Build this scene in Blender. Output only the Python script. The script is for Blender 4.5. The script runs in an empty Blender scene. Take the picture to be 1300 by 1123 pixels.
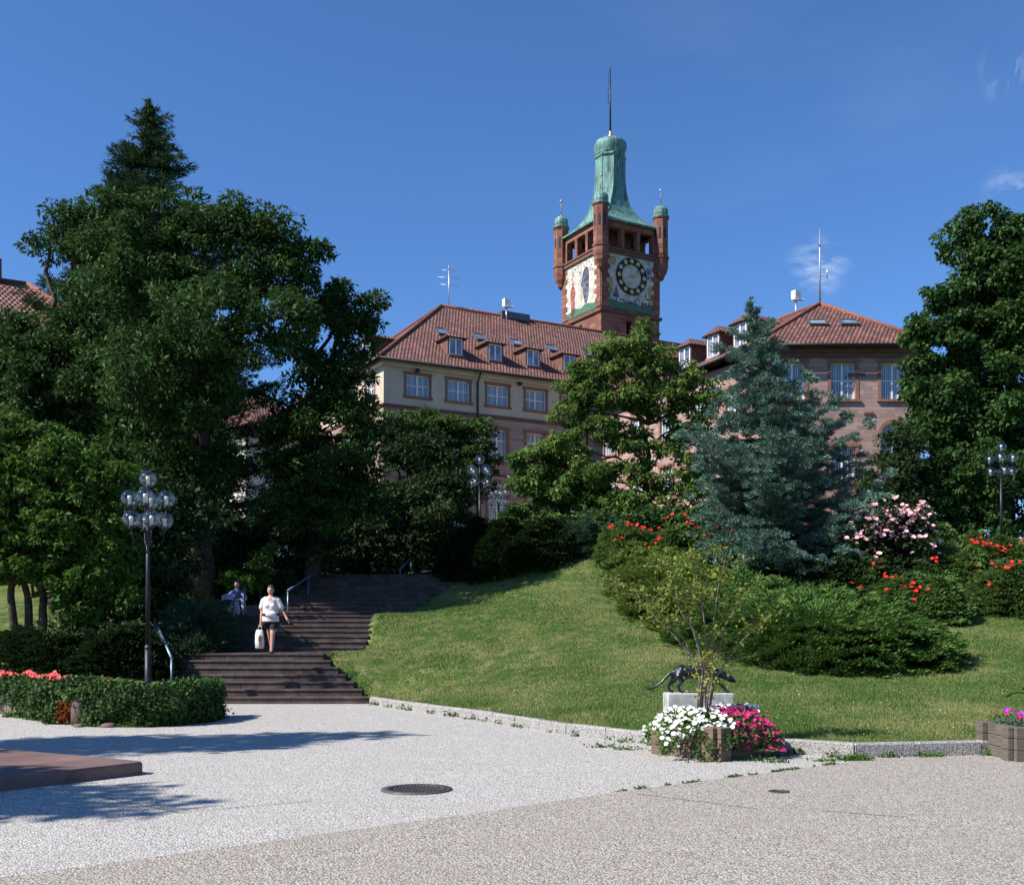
import bpy, math, random
import numpy as np
from mathutils import Vector, Matrix
random.seed(7); RNG = np.random.default_rng(11)
C = bpy.context.scene.collection
F = 1370.0; EYE = 1.7; CX = 650.0; HY = 800.0      # focal length and horizon measured on the 1300 px photograph
def at(px, py, Y): return Vector(((px-CX)*Y/F, Y, EYE+(HY-py)*Y/F))
V = Vector
U = V((.8705, .492, 0)); W = V((-.492, .8705, 0)); Z = V((0, 0, 1))
SUN = V((-.914, -.406, 0)).normalized()*math.cos(math.radians(44)) + Z*math.sin(math.radians(44))

# ---------------------------------------------------------------- materials
MATS = {}
class NT:
    def __init__(s, name):
        s.m = bpy.data.materials.new(name); s.m.use_nodes = True; s.t = s.m.node_tree; s.t.nodes.clear()
        s.out = s.n('ShaderNodeOutputMaterial'); MATS[name] = s.m
    def n(s, typ, **k):
        x = s.t.nodes.new(typ)
        for a, b in k.items():
            if a.startswith('i_'):
                x.inputs[a[2:].replace('_', ' ')].default_value = b
            else: setattr(x, a, b)
        return x
    def l(s, a, b): s.t.links.new(a, b)
    def math(s, op, a, b=None, c=None):
        x = s.n('ShaderNodeMath', operation=op)
        for i, q in enumerate((a, b, c)):
            if q is None: continue
            if isinstance(q, (int, float)): x.inputs[i].default_value = q
            else: s.l(q, x.inputs[i])
        return x.outputs[0]
    def mix(s, fac, a, b, blend='MIX'):
        x = s.n('ShaderNodeMix', data_type='RGBA', blend_type=blend)
        for i, q in ((0, fac), (6, a), (7, b)):
            if isinstance(q, (int, float)): x.inputs[i].default_value = q
            elif isinstance(q, tuple): x.inputs[i].default_value = (*q[:3], 1)
            else: s.l(q, x.inputs[i])
        return x.outputs[2]
    def noise(s, scale, detail=4, rough=.55, vec=None, out='Fac'):
        x = s.n('ShaderNodeTexNoise'); x.inputs['Scale'].default_value = scale; x.inputs['Detail'].default_value = detail; x.inputs['Roughness'].default_value = rough
        s.l(vec if vec is not None else s.obj(), x.inputs['Vector']); return x.outputs[out]
    def obj(s):
        if not hasattr(s, '_o'):
            s._o = s.n('ShaderNodeNewGeometry').outputs['Position']
        return s._o
    def uv(s): return s.n('ShaderNodeUVMap').outputs[0]
    def ramp(s, fac, stops):
        x = s.n('ShaderNodeValToRGB'); e = x.color_ramp.elements
        while len(e) < len(stops): e.new(.5)
        for q, (p, c) in zip(e, stops): q.position = p; q.color = (*c, 1) if isinstance(c, tuple) else (c, c, c, 1)
        s.l(fac, x.inputs[0]); return x.outputs[0]
    def bsdf(s, col, rough=.8, metal=0, bump=None, bs=.5, bd=.02, spec=.3, **k):
        p = s.n('ShaderNodeBsdfPrincipled'); p.inputs['Metallic'].default_value = metal; p.inputs['Specular IOR Level'].default_value = spec
        if isinstance(rough, (int, float)): p.inputs['Roughness'].default_value = rough
        else: s.l(rough, p.inputs['Roughness'])
        if isinstance(col, tuple): p.inputs['Base Color'].default_value = (*col[:3], 1)
        else: s.l(col, p.inputs['Base Color'])
        if bump is not None:
            b = s.n('ShaderNodeBump'); b.inputs['Strength'].default_value = bs; b.inputs['Distance'].default_value = bd
            s.l(bump, b.inputs['Height']); s.l(b.outputs[0], p.inputs['Normal'])
        s.l(p.outputs[0], s.out.inputs[0]); return p

def plain(name, col, rough=.6, metal=0, var=.25, scale=6, spec=.3, bump=.2):
    t = NT(name); n = t.noise(scale); a = tuple(c*(1-var) for c in col); b = tuple(min(1, c*(1+var)) for c in col)
    t.bsdf(t.ramp(n, [(.3, a), (.7, b)]), rough, metal, t.noise(scale*6), bump, .01, spec)
plain('white_paint', (.78, .78, .76), .45, var=.05)
plain('dark_metal', (.035, .038, .042), .45, .6, .3)
plain('blue_metal', (.13, .18, .25), .35, .5, .25)
plain('grey_metal', (.5, .5, .5), .4, .8, .15)
plain('iron', (.11, .105, .1), .55, .7, .35, 20, bump=.8)
plain('bronze', (.045, .05, .058), .33, .75, .4, 12)
plain('gold', (.62, .42, .12), .4, .6, .2)
plain('concrete', (.42, .41, .38), .9, 0, .3, 5, bump=.5)
plain('bark', (.075, .055, .04), .95, 0, .5, 9, bump=1)
plain('pale_bark', (.2, .16, .13), .9, 0, .4, 14, bump=.8)
plain('soil', (.05, .035, .025), 1, 0, .5, 10)
plain('skin', (.55, .30, .21), .5, 0, .08, 10)
plain('hair', (.10, .055, .03), .6, 0, .3, 40)
plain('black_cloth', (.012, .012, .014), .8)
plain('white_cloth', (.66, .65, .62), .8, var=.06)
plain('blue_cloth', (.14, .17, .42), .8)
plain('pale_denim', (.38, .42, .5), .8)
plain('shoe', (.03, .025, .02), .5)
plain('surround_stone', (.26, .13, .095), .9, 0, .2, 3, bump=.3)
plain('surround_dark', (.15, .08, .06), .9, 0, .25, 3, bump=.3)
plain('cream_render', (.55, .46, .35), .95, 0, .12, .7, bump=.3)
plain('pale_render', (.72, .68, .6), .95, 0, .08, .7)
plain('lead', (.12, .12, .13), .5, .4, .2)
plain('terracotta', (.22, .08, .055), .8, 0, .3, 8)
plain('ring_black', (.02, .022, .03), .5, 0, .3, 6)
plain('mosaic_red', (.32, .10, .08), .8, 0, .75, 4)
plain('mosaic_dark', (.09, .095, .125), .8, 0, .85, 3.5)
plain('mosaic_green', (.075, .16, .105), .8, 0, .35, 5)
plain('mosaic_blue', (.14, .22, .55), .8, 0, .3, 9)
plain('mosaic_ochre', (.42, .29, .10), .8, 0, .4, 9)
plain('mosaic_brown', (.17, .08, .05), .8, 0, .4, 9)
plain('petal_white', (.74, .74, .66), .7, var=.06, scale=30)
plain('petal_magenta', (.45, .012, .12), .7, var=.4, scale=30)
plain('petal_red', (.68, .02, .015), .7, var=.4, scale=10)
plain('petal_coral', (.78, .11, .10), .7, var=.35, scale=20)
plain('petal_pink', (.82, .44, .45), .7, var=.25, scale=5)
plain('petal_purple', (.3, .04, .4), .7, var=.3, scale=20)
plain('petal_yellow', (.7, .6, .12), .7, var=.3, scale=20)

def brickmat(name, cols, mortar, bw, rh, ms=.012, bump=.6, stain=.35):
    t = NT(name); b = t.n('ShaderNodeTexBrick'); b.offset = .5
    for k, q in (('Scale', 1), ('Mortar Size', ms), ('Mortar Smooth', .3), ('Bias', 0), ('Brick Width', bw), ('Row Height', rh)): b.inputs[k].default_value = q
    t.l(t.uv(), b.inputs['Vector'])
    b.inputs['Color1'].default_value = (0, 0, 0, 1); b.inputs['Color2'].default_value = (1, 1, 1, 1); b.inputs['Mortar'].default_value = (.5, .5, .5, 1)
    c = t.ramp(b.outputs['Color'], [(0, cols[0]), (.5, cols[1]), (1, cols[2])])
    mp = t.n('ShaderNodeMapping'); mp.inputs['Scale'].default_value = (.35, .35, 3.2); t.l(t.obj(), mp.inputs[0])
    st = t.noise(1.1, 5, .6, mp.outputs[0])
    c = t.mix(t.math('MULTIPLY', t.ramp(st, [(.35, 0.), (.7, 1.)]), stain), c, cols[0])
    c = t.mix(b.outputs['Fac'], c, mortar)
    h = t.math('SUBTRACT', t.noise(14, 4), t.math('MULTIPLY', b.outputs['Fac'], 1.5))
    t.bsdf(c, .92, 0, h, bump, .02)
brickmat('sandstone', [(.29, .185, .158), (.38, .25, .215), (.47, .325, .285)], (.28, .18, .155), .8, .21, .01, .5, .5)
brickmat('tower_stone', [(.16, .068, .05), (.24, .10, .07), (.31, .145, .10)], (.13, .07, .05), .8, .4)
brickmat('pale_stone', [(.15, .115, .08), (.22, .17, .12), (.3, .24, .17)], (.06, .05, .04), .35, .2, .02, 1)

def tiles(name, cols, tw=.23, th=.27):
    t = NT(name); s = t.n('ShaderNodeSeparateXYZ'); t.l(t.uv(), s.inputs[0])
    row = t.math('FLOOR', t.math('DIVIDE', s.outputs[1], th)); vf = t.math('FRACT', t.math('DIVIDE', s.outputs[1], th))
    us = t.math('ADD', t.math('DIVIDE', s.outputs[0], tw), t.math('MULTIPLY', t.math('FLOOR', t.math('MODULO', row, 2.)), .5)); uf = t.math('FRACT', us); ui = t.math('FLOOR', us)
    cv = t.n('ShaderNodeCombineXYZ'); t.l(ui, cv.inputs[0]); t.l(row, cv.inputs[1])
    wn = t.n('ShaderNodeTexWhiteNoise'); t.l(cv.outputs[0], wn.inputs['Vector'])
    c = t.ramp(wn.outputs['Value'], [(0, cols[0]), (.55, cols[1]), (1, cols[2])])
    dirt = t.noise(.9, 6, .65)
    c = t.mix(t.ramp(dirt, [(.42, 0.), (.72, .75)]), c, cols[0])
    c = t.mix(t.math('MULTIPLY', t.ramp(t.noise(9, 3), [(.60, 0.), (.68, 1.)]), .35), c, (.05, .05, .04))
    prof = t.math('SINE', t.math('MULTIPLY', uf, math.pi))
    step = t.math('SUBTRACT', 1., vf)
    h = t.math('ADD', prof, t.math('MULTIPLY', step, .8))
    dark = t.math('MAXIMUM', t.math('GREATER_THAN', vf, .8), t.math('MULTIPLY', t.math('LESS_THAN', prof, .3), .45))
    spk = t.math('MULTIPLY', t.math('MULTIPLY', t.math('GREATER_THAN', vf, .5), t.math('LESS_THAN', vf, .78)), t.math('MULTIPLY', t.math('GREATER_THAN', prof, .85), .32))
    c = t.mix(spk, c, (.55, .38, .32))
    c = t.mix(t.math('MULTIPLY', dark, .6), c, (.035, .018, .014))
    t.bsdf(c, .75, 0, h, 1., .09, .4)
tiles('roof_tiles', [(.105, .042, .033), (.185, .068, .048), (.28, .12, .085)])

t = NT('copper')
n = t.noise(1.4, 6, .7); mp = t.n('ShaderNodeMapping'); mp.inputs['Scale'].default_value = (5, 5, .5); t.l(t.obj(), mp.inputs[0])
sn = t.noise(1.2, 4, .6, mp.outputs[0])
c = t.ramp(n, [(.3, (.11, .23, .2)), (.55, (.18, .34, .30)), (.75, (.30, .46, .41))])
c = t.mix(t.ramp(sn, [(.42, 0.), (.66, .92)]), c, (.045, .085, .075)); t.bsdf(c, .6, .15, sn, .4, .02)

t = NT('glass_dark')
t.bsdf(t.ramp(t.noise(1.3, 2), [(.4, (.10, .13, .19)), (.65, (.26, .31, .4))]), .12, 0, None, spec=1)
t = NT('curtain_glass')   # pale curtains right behind the panes
w = t.n('ShaderNodeTexWave'); w.inputs['Scale'].default_value = 2.6; w.inputs['Distortion'].default_value = 2; t.l(t.uv(), w.inputs[0])
t.bsdf(t.ramp(w.outputs[1], [(.2, (.13, .16, .22)), (.9, (.36, .4, .47))]), .15, 0, None, spec=1)

t = NT('globe_glass')
lw = t.n('ShaderNodeLayerWeight'); lw.inputs[0].default_value = .35
g = t.n('ShaderNodeBsdfGlossy'); g.inputs['Roughness'].default_value = .03; tr = t.n('ShaderNodeBsdfTransparent'); tr.inputs[0].default_value = (.93, .95, .96, 1)
mx = t.n('ShaderNodeMixShader'); t.l(t.math('ADD', t.math('MULTIPLY', lw.outputs['Facing'], .45), .06), mx.inputs[0]); t.l(tr.outputs[0], mx.inputs[1]); t.l(g.outputs[0], mx.inputs[2]); t.l(mx.outputs[0], t.out.inputs[0])

def gravel(name, cols, scale, patch):
    t = NT(name); v = t.n('ShaderNodeTexVoronoi'); v.inputs['Scale'].default_value = scale; t.l(t.obj(), v.inputs['Vector'])
    hs = t.n('ShaderNodeSeparateColor'); t.l(v.outputs['Color'], hs.inputs[0])
    c = t.ramp(hs.outputs[0], [(0, cols[0]), (.25, cols[1]), (.6, cols[2]), (1, cols[3])])
    gap = t.ramp(v.outputs['Distance'], [(.35, 0.), (.62, 1.)])
    c = t.mix(t.math('MULTIPLY', gap, .6), c, cols[0])
    c = t.mix(t.math('MULTIPLY', t.ramp(t.noise(.9, 5, .6), [(.45, 0.), (.7, 1.)]), patch), c, tuple(x*.85 for x in cols[1]))
    c = t.mix(t.math('MULTIPLY', t.ramp(t.noise(4.5, 6, .75), [(.52, 0.), (.72, 1.)]), patch*.9), c, tuple(x*.6 for x in cols[1]))
    h = t.math('SUBTRACT', 1., v.outputs['Distance']); t.bsdf(c, .9, 0, h, .9, .012)
gravel('white_gravel', [(.16, .15, .14), (.46, .43, .385), (.64, .61, .55), (.8, .77, .71)], 64, .5)
gravel('brown_gravel', [(.14, .12, .10), (.35, .31, .26), (.48, .43, .37), (.66, .61, .54)], 58, .45)
gravel('kerb_stone', [(.14, .135, .13), (.34, .32, .3), (.48, .45, .42), (.66, .63, .6)], 60, .5)

t = NT('red_slab')
c = t.ramp(t.noise(1.6, 6, .65), [(.3, (.10, .058, .052)), (.7, (.2, .125, .11))]); c = t.mix(t.ramp(t.noise(40, 2), [(.5, 0.), (.9, .5)]), c, (.26, .2, .19))
t.bsdf(c, .85, 0, t.noise(30), .4, .01)
t = NT('step_stone')
c = t.ramp(t.noise(2.2, 7, .7), [(.28, (.04, .028, .024)), (.5, (.082, .058, .05)), (.72, (.15, .115, .102))])
mp = t.n('ShaderNodeMapping'); mp.inputs['Scale'].default_value = (.8, 1, .05); t.l(t.obj(), mp.inputs[0])
c = t.mix(t.ramp(t.noise(3, 5, .7, mp.outputs[0]), [(.5, 0.), (.75, .55)]), c, (.05, .045, .035)); t.bsdf(c, .85, 0, t.noise(25), .6, .012)

t = NT('lawn')
n1 = t.noise(.28, 6, .62); n2 = t.noise(2.3, 6, .7); n3 = t.noise(30, 3, .7)
c = t.ramp(n1, [(.40, (.05, .13, .028)), (.5, (.11, .19, .045)), (.62, (.26, .275, .10))])
c = t.mix(t.ramp(n2, [(.48, 0.), (.60, .85)]), c, (.36, .30, .14))
c = t.mix(t.ramp(n3, [(.4, .7), (.62, 0.)]), c, (.035, .065, .015)); t.bsdf(c, 1., 0, t.math('ADD', n3, n2), 1., .05, .05)
t = NT('earth')
c = t.ramp(t.noise(1.2, 6, .65), [(.35, (.03, .04, .014)), (.7, (.06, .07, .025))]); t.bsdf(c, 1., 0, t.noise(8), .8, .05, .05)
t = NT('wood')
mp = t.n('ShaderNodeMapping'); mp.inputs['Scale'].default_value = (2, 30, 1); t.l(t.uv(), mp.inputs[0]); g = t.noise(1.6, 6, .65, mp.outputs[0])
mp2 = t.n('ShaderNodeMapping'); mp2.inputs['Scale'].default_value = (1.6, 9, 9); t.l(t.uv(), mp2.inputs[0])
c = t.ramp(g, [(.3, (.075, .05, .033)), (.6, (.19, .135, .09)), (.8, (.3, .235, .165))]); c = t.mix(t.ramp(t.noise(3, 4), [(.5, 0.), (.75, .6)]), c, (.09, .075, .055))
t.bsdf(c, .9, 0, g, .8, .01)
t = NT('old_wood')
mp = t.n('ShaderNodeMapping'); mp.inputs['Scale'].default_value = (2, 30, 1); t.l(t.uv(), mp.inputs[0]); g = t.noise(1.6, 6, .65, mp.outputs[0])
c = t.ramp(g, [(.3, (.07, .058, .045)), (.6, (.155, .13, .10)), (.8, (.24, .21, .17))]); t.bsdf(c, .9, 0, g, .8, .01)

t = NT('mosaic')
v = t.n('ShaderNodeTexVoronoi'); v.inputs['Scale'].default_value = 5; t.l(t.uv(), v.inputs['Vector'])
c = t.ramp(t.noise(1.5, 6, .75), [(.38, (.36, .32, .26)), (.52, (.58, .55, .48)), (.8, (.68, .65, .59))])
c = t.mix(t.math('MULTIPLY', t.ramp(t.noise(6, 4, .7), [(.56, 0.), (.62, 1.)]), .4), c, (.28, .19, .13)); t.bsdf(c, .7, 0, v.outputs['Distance'], .2, .01)
t = NT('shirt')
n = t.noise(4, 3, .6); c = t.ramp(n, [(.40, (.68, .55, .58)), (.55, (.70, .66, .65)), (.68, (.50, .33, .38))]); t.bsdf(c, .85, 0, t.noise(14, 3), .7, .02, .1)

def leaf(name, dark, mid, light, trans=.25, rough=.62, spec=.16, nscale=.55, ns=.55, k0=.36, k1=.66):
    t = NT(name); g = t.n('ShaderNodeNewGeometry'); r = g.outputs['Random Per Island']
    c = t.ramp(r, [(0, dark), (.5, mid), (1, light)])
    n = t.ramp(t.noise(nscale, 3, .6, g.outputs['Position']), [(k0, 0.), (k1, 1.)])
    c = t.mix(t.math('MULTIPLY', n, ns), c, light); c = t.mix(t.math('MULTIPLY', t.math('SUBTRACT', 1., n), .35), c, dark)
    p = t.bsdf(c, rough, 0, None, spec=spec); tr = t.n('ShaderNodeBsdfTranslucent')
    t.l(t.mix(.5, c, light), tr.inputs[0]); m = t.n('ShaderNodeMixShader'); m.inputs[0].default_value = trans
    t.l(p.outputs[0], m.inputs[1]); t.l(tr.outputs[0], m.inputs[2]); t.l(m.outputs[0], t.out.inputs[0])
leaf('leaf_locust', (.013, .036, .009), (.027, .068, .015), (.06, .125, .026))
leaf('leaf_dark', (.010, .024, .008), (.02, .044, .012), (.04, .075, .02), .15)
leaf('leaf_bright', (.016, .046, .008), (.038, .10, .015), (.11, .21, .032), .3)
leaf('leaf_maple', (.015, .045, .012), (.034, .085, .018), (.075, .15, .035))
leaf('leaf_airy', (.03, .09, .018), (.068, .16, .03), (.2, .27, .06), .38)
leaf('leaf_olive', (.022, .055, .014), (.045, .095, .02), (.095, .16, .035), .25)
leaf('leaf_spruce', (.025, .065, .045), (.08, .16, .12), (.24, .37, .29), .08, .7, .15, 1.3)
leaf('leaf_redwood', (.016, .038, .016), (.028, .062, .024), (.045, .09, .034), .2, .7, .15)
leaf('leaf_juniper', (.026, .078, .017), (.062, .145, .028), (.14, .24, .05), .12, .7, .15, 1.5)
leaf('leaf_golden', (.035, .09, .018), (.085, .16, .03), (.22, .27, .05), .2, .7, .15, 1.5)
leaf('leaf_fern', (.03, .075, .04), (.055, .12, .06), (.10, .18, .10), .2, .7, .15, 1.5)
leaf('leaf_rose', (.04, .10, .022), (.09, .18, .04), (.17, .26, .07), .3)
leaf('leaf_ivy', (.014, .04, .009), (.032, .075, .015), (.065, .12, .028), .12, .6, .15, 2)
leaf('leaf_autumn', (.20, .04, .015), (.32, .08, .02), (.42, .17, .04), .25, .6, .2)
leaf('leaf_petunia', (.05, .11, .02), (.09, .17, .035), (.15, .24, .06), .25)
leaf('leaf_young', (.07, .12, .015), (.13, .19, .025), (.26, .30, .06), .35)
leaf('leaf_yellow', (.16, .2, .03), (.28, .3, .04), (.45, .42, .06), .35)
leaf('blade', (.045, .13, .02), (.10, .195, .04), (.31, .31, .12), .3, .8, .1, .45, .75, .45, .62)

# ---------------------------------------------------------------- object helpers
def wl(o):
    p = V((0, 0, 0))
    while o is not None: p = p+o.location; o = o.parent
    return p
def tag(o, label=None, cat=None, group=None, kind=None):
    for k, q in (('label', label), ('category', cat), ('group', group), ('kind', kind)):
        if q: o[k] = q
    return o
def thing(name, loc, label, cat, group=None):
    o = bpy.data.objects.new(name, None); o.empty_display_size = .3; C.objects.link(o); o.location = V(loc); return tag(o, label, cat, group)
def M(k): return MATS[k]
class MB:
    def __init__(s): s.v = []; s.f = []; s.m = []; s.smooth = []
    def face(s, pts, mi=0, sm=False):
        b = len(s.v); s.v += [V(p) for p in pts]; s.f.append(tuple(range(b, b+len(pts)))); s.m.append(mi); s.smooth.append(sm)
    def grid(s, rows, mi=0, closed=True, sm=True, cap=True):
        b = len(s.v); n = len(rows[0])
        for r in rows: s.v += [V(p) for p in r]
        for i in range(len(rows)-1):
            for j in range(n if closed else n-1):
                k = (j+1) % n
                s.f.append((b+i*n+j, b+i*n+k, b+(i+1)*n+k, b+(i+1)*n+j)); s.m.append(mi); s.smooth.append(sm)
        if cap and closed:
            s.f.append(tuple(b+j for j in reversed(range(n)))); s.m.append(mi); s.smooth.append(False)
            s.f.append(tuple(b+(len(rows)-1)*n+j for j in range(n))); s.m.append(mi); s.smooth.append(False)
    def box(s, o, a, b, c, mi=0):      # corner + three edge vectors
        o, a, b, c = V(o), V(a), V(b), V(c)
        if a.cross(b).dot(c) < 0: a, b = b, a
        p = [o, o+a, o+a+b, o+b, o+c, o+a+c, o+a+b+c, o+b+c]; k = len(s.v); s.v += p
        for q in ((0, 3, 2, 1), (4, 5, 6, 7), (0, 1, 5, 4), (1, 2, 6, 5), (2, 3, 7, 6), (3, 0, 4, 7)):
            s.f.append(tuple(k+i for i in q)); s.m.append(mi); s.smooth.append(False)
        return s
    def cbox(s, c, x, y, z, mi=0, a=0):
        ca, sa = math.cos(a), math.sin(a); ex = V((ca*x, sa*x, 0)); ey = V((-sa*y, ca*y, 0)); return s.box(V(c)-ex/2-ey/2, ex, ey, V((0, 0, z)), mi)
    def tube(s, pts, rad, n=8, mi=0, sm=True):
        pts = [V(p) for p in pts]
        if isinstance(rad, (int, float)): rad = [rad]*len(pts)
        rows = []
        for i, p in enumerate(pts):
            d = (pts[min(i+1, len(pts)-1)]-pts[max(i-1, 0)]).normalized(); u = d.orthogonal() if abs(d.z) > .9 else d.cross(Z); u.normalize()
            if i: u = (pu-d*pu.dot(d)).normalized()
            pu = u; w = d.cross(u); rows.append([p+(u*math.cos(2*math.pi*j/n)+w*math.sin(2*math.pi*j/n))*rad[i] for j in range(n)])
        s.grid(rows, mi, True, sm); return s
    def lathe(s, c, prof, n=16, mi=0, rot=0, sm=True, sx=1, sy=1):
        s.grid([[V(c)+V((r*sx*math.cos(rot+2*math.pi*j/n), r*sy*math.sin(rot+2*math.pi*j/n), z)) for j in range(n)] for r, z in prof], mi, True, sm); return s
    def prism(s, poly, z0, z1, mi=0):
        s.grid([[V((p[0], p[1], z0)) for p in poly], [V((p[0], p[1], z1)) for p in poly]], mi, True, False); return s
    def build(s, name, mats, parent=None, label=None, bevel=0):
        off = wl(parent) if parent else V((0, 0, 0)); me = bpy.data.meshes.new(name)
        me.from_pydata([tuple(p-off) for p in s.v], [], s.f)
        for k in (mats if isinstance(mats, (list, tuple)) else [mats]): me.materials.append(M(k))
        me.polygons.foreach_set('material_index', s.m); me.polygons.foreach_set('use_smooth', s.smooth)
        uv = me.uv_layers.new(name='UVMap'); d = uv.data
        for p in me.polygons:
            n = p.normal
            if abs(n.z) > .999: uu, vv = V((1, 0, 0)), V((0, 1, 0))
            else: uu = Z.cross(n).normalized(); vv = n.cross(uu)
            for li in p.loop_indices:
                co = me.vertices[me.loops[li].vertex_index].co+off; d[li].uv = (co.dot(uu), co.dot(vv))
        me.update(); o = bpy.data.objects.new(name, me); C.objects.link(o)
        if parent: o.parent = parent
        if label: o['label'] = label
        if bevel:
            b = o.modifiers.new('bevel', 'BEVEL'); b.width = bevel; b.segments = 2; b.limit_method = 'ANGLE'
        return o
def npmesh(name, v, k, mat, parent=None):
    """v: (N*k,3) array, every k vertices one face"""
    off = np.array(wl(parent)) if parent else np.zeros(3); v = np.asarray(v, np.float32).reshape(-1, 3)-off.astype(np.float32)
    n = len(v)//k; me = bpy.data.meshes.new(name); me.vertices.add(len(v)); me.vertices.foreach_set('co', v.ravel())
    me.loops.add(len(v)); me.loops.foreach_set('vertex_index', np.arange(len(v), dtype=np.int32))
    me.polygons.add(n); me.polygons.foreach_set('loop_start', np.arange(0, len(v), k, dtype=np.int32))
    me.materials.append(M(mat)); me.update(calc_edges=True)
    o = bpy.data.objects.new(name, me); C.objects.link(o)
    if parent: o.parent = parent
    return o
def unit(a): return a/np.maximum(np.linalg.norm(a, axis=1, keepdims=True), 1e-6)
def leafquads(c, ax, nrm, L, Wd, fold=.15):
    """folded diamond leaves"""
    ax = unit(ax); b = unit(np.cross(ax, nrm)); n = np.cross(b, ax)
    L = np.asarray(L).reshape(-1, 1); Wd = np.asarray(Wd).reshape(-1, 1)
    base = c-ax*L*.5; tip = c+ax*L*.5-n*L*.08; m = c-ax*L*.08+n*Wd*fold
    return np.stack([base, m+b*Wd*.5, tip, m-b*Wd*.5], 1).reshape(-1, 3)
def rnd(n): return RNG.normal(size=(n, 3))

# ---------------------------------------------------------------- terrain
KERB = [(-3.28, 25.0), (-2.2, 23.1), (-.76, 20.8), (.9, 17.6), (2.05, 16.06), (3.0, 15.35), (3.73, 15.0), (4.57, 14.4), (6.4, 14.74), (9, 15.4), (14, 17.2), (24, 21)]
CP = [(x, y, .13) for x, y in KERB]+[(-60, 27, .8), (-30, 25, .75), (-12, 23.8, .55), (-9.9, 22, .5), (-8, 20.6, .45), (-6.4, 20.1, .42), (-6.3, 22.3, .42), (-7.9, 24.7, .42),
  (-5.5, 25, .0), (-4.8, 27.1, 1.12), (-4.7, 28.9, 1.15), (-3.85, 29.4, 1.3), (-3.8, 31.3, 2.15), (-3.2, 33.3, 2.2), (-1.45, 37, 3.6), (-9.6, 28, 1.1), (-8.6, 29.2, 1.2), (-8.4, 31.3, 2.1), (-9, 33.5, 2.15), (-8.0, 37, 3.5),
  (-5, 42, 3.85), (2.4, 36, 4.1), (0, 42, 4.35), (10, 42, 4.3), (20, 42, 3.9), (8.5, 33, 3.2), (3.1, 33, 3.0), (3.7, 28, 1.75), (7.4, 23, .95), (12.8, 27, 1.9), (9.5, 25, 1.4), (0, 27, 1.3), (0, 32, 2.55), (3, 19, .42), (6, 18, .45),
  (20, 30, 2.2), (30, 35, 3), (14, 34, 3.2), (25, 42, 4), (60, 30, 2), (60, 60, 5), (-60, 60, 5), (60, 110, 5), (-60, 110, 5), (0, 60, 4.8), (0, 110, 5), (-20, 45, 3.6), (-16, 30, 1.4), (-20, 38, 2.4), (-40, 30, 1.2), (-40, 45, 3.4)]
_P = np.array(CP, float)
def _k(r2): return .5*r2*np.log(r2+1e-9)
def _fit():
    n = len(_P); A = np.zeros((n+3, n+3)); d = ((_P[:, None, :2]-_P[None, :, :2])**2).sum(2); A[:n, :n] = _k(d)+np.eye(n)*.02
    A[:n, n] = 1; A[:n, n+1:] = _P[:, :2]; A[n, :n] = 1; A[n+1:, :n] = _P[:, :2].T
    return np.linalg.solve(A, np.concatenate([_P[:, 2], np.zeros(3)]))
_W = _fit()
def hgt(x, y):
    x = np.atleast_1d(np.asarray(x, float)); y = np.atleast_1d(np.asarray(y, float)); q = np.stack([x.ravel(), y.ravel()], 1)
    d = ((q[:, None, :]-_P[None, :, :2])**2).sum(2); z = _k(d)@_W[:-3]+_W[-3]+q@_W[-2:]
    return z.reshape(x.shape)
def h(x, y): return float(hgt(x, y)[0])
def onground(px, py, y0=14.5, y1=80):
    for Y in np.arange(y0, y1, .1):
        p = at(px, py, Y)
        if h(p.x, p.y) >= p.z: return V((p.x, p.y, h(p.x, p.y)))
    p = at(px, py, y1); return V((p.x, p.y, h(p.x, p.y)))
KX = np.array([k[0] for k in KERB]); KY = np.array([k[1] for k in KERB])
# stair flights: (y0, z0, steps, riser, tread, left/right x at bottom, left/right x at top, depth of last tread)
FL = [(25.0, 0., 7, .16, .35, (-7.95, -3.28), (-8.9, -4.74), 1.9), (29.0, 1.12, 7, .145, .38, (-8.0, -3.98), (-7.9, -3.92), 2.2),
      (33.5, 2.135, 10, .148, .37, (-7.6, -3.3), (-6.6, -1.6), 6.0)]
def stair_z(x, y):
    for i, (y0, z0, n, r, t, b, e, last) in enumerate(FL):
        yt = y0+(n-1)*t
        if y0 <= y <= yt+last:
            k = min(1, (y-y0)/(yt-y0)); xl = b[0]+(e[0]-b[0])*k; xr = b[1]+(e[1]-b[1])*k
            if xl <= x <= xr: return z0+r*min(n, 1+int((y-y0)/t)), xl, xr
    return None
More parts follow.
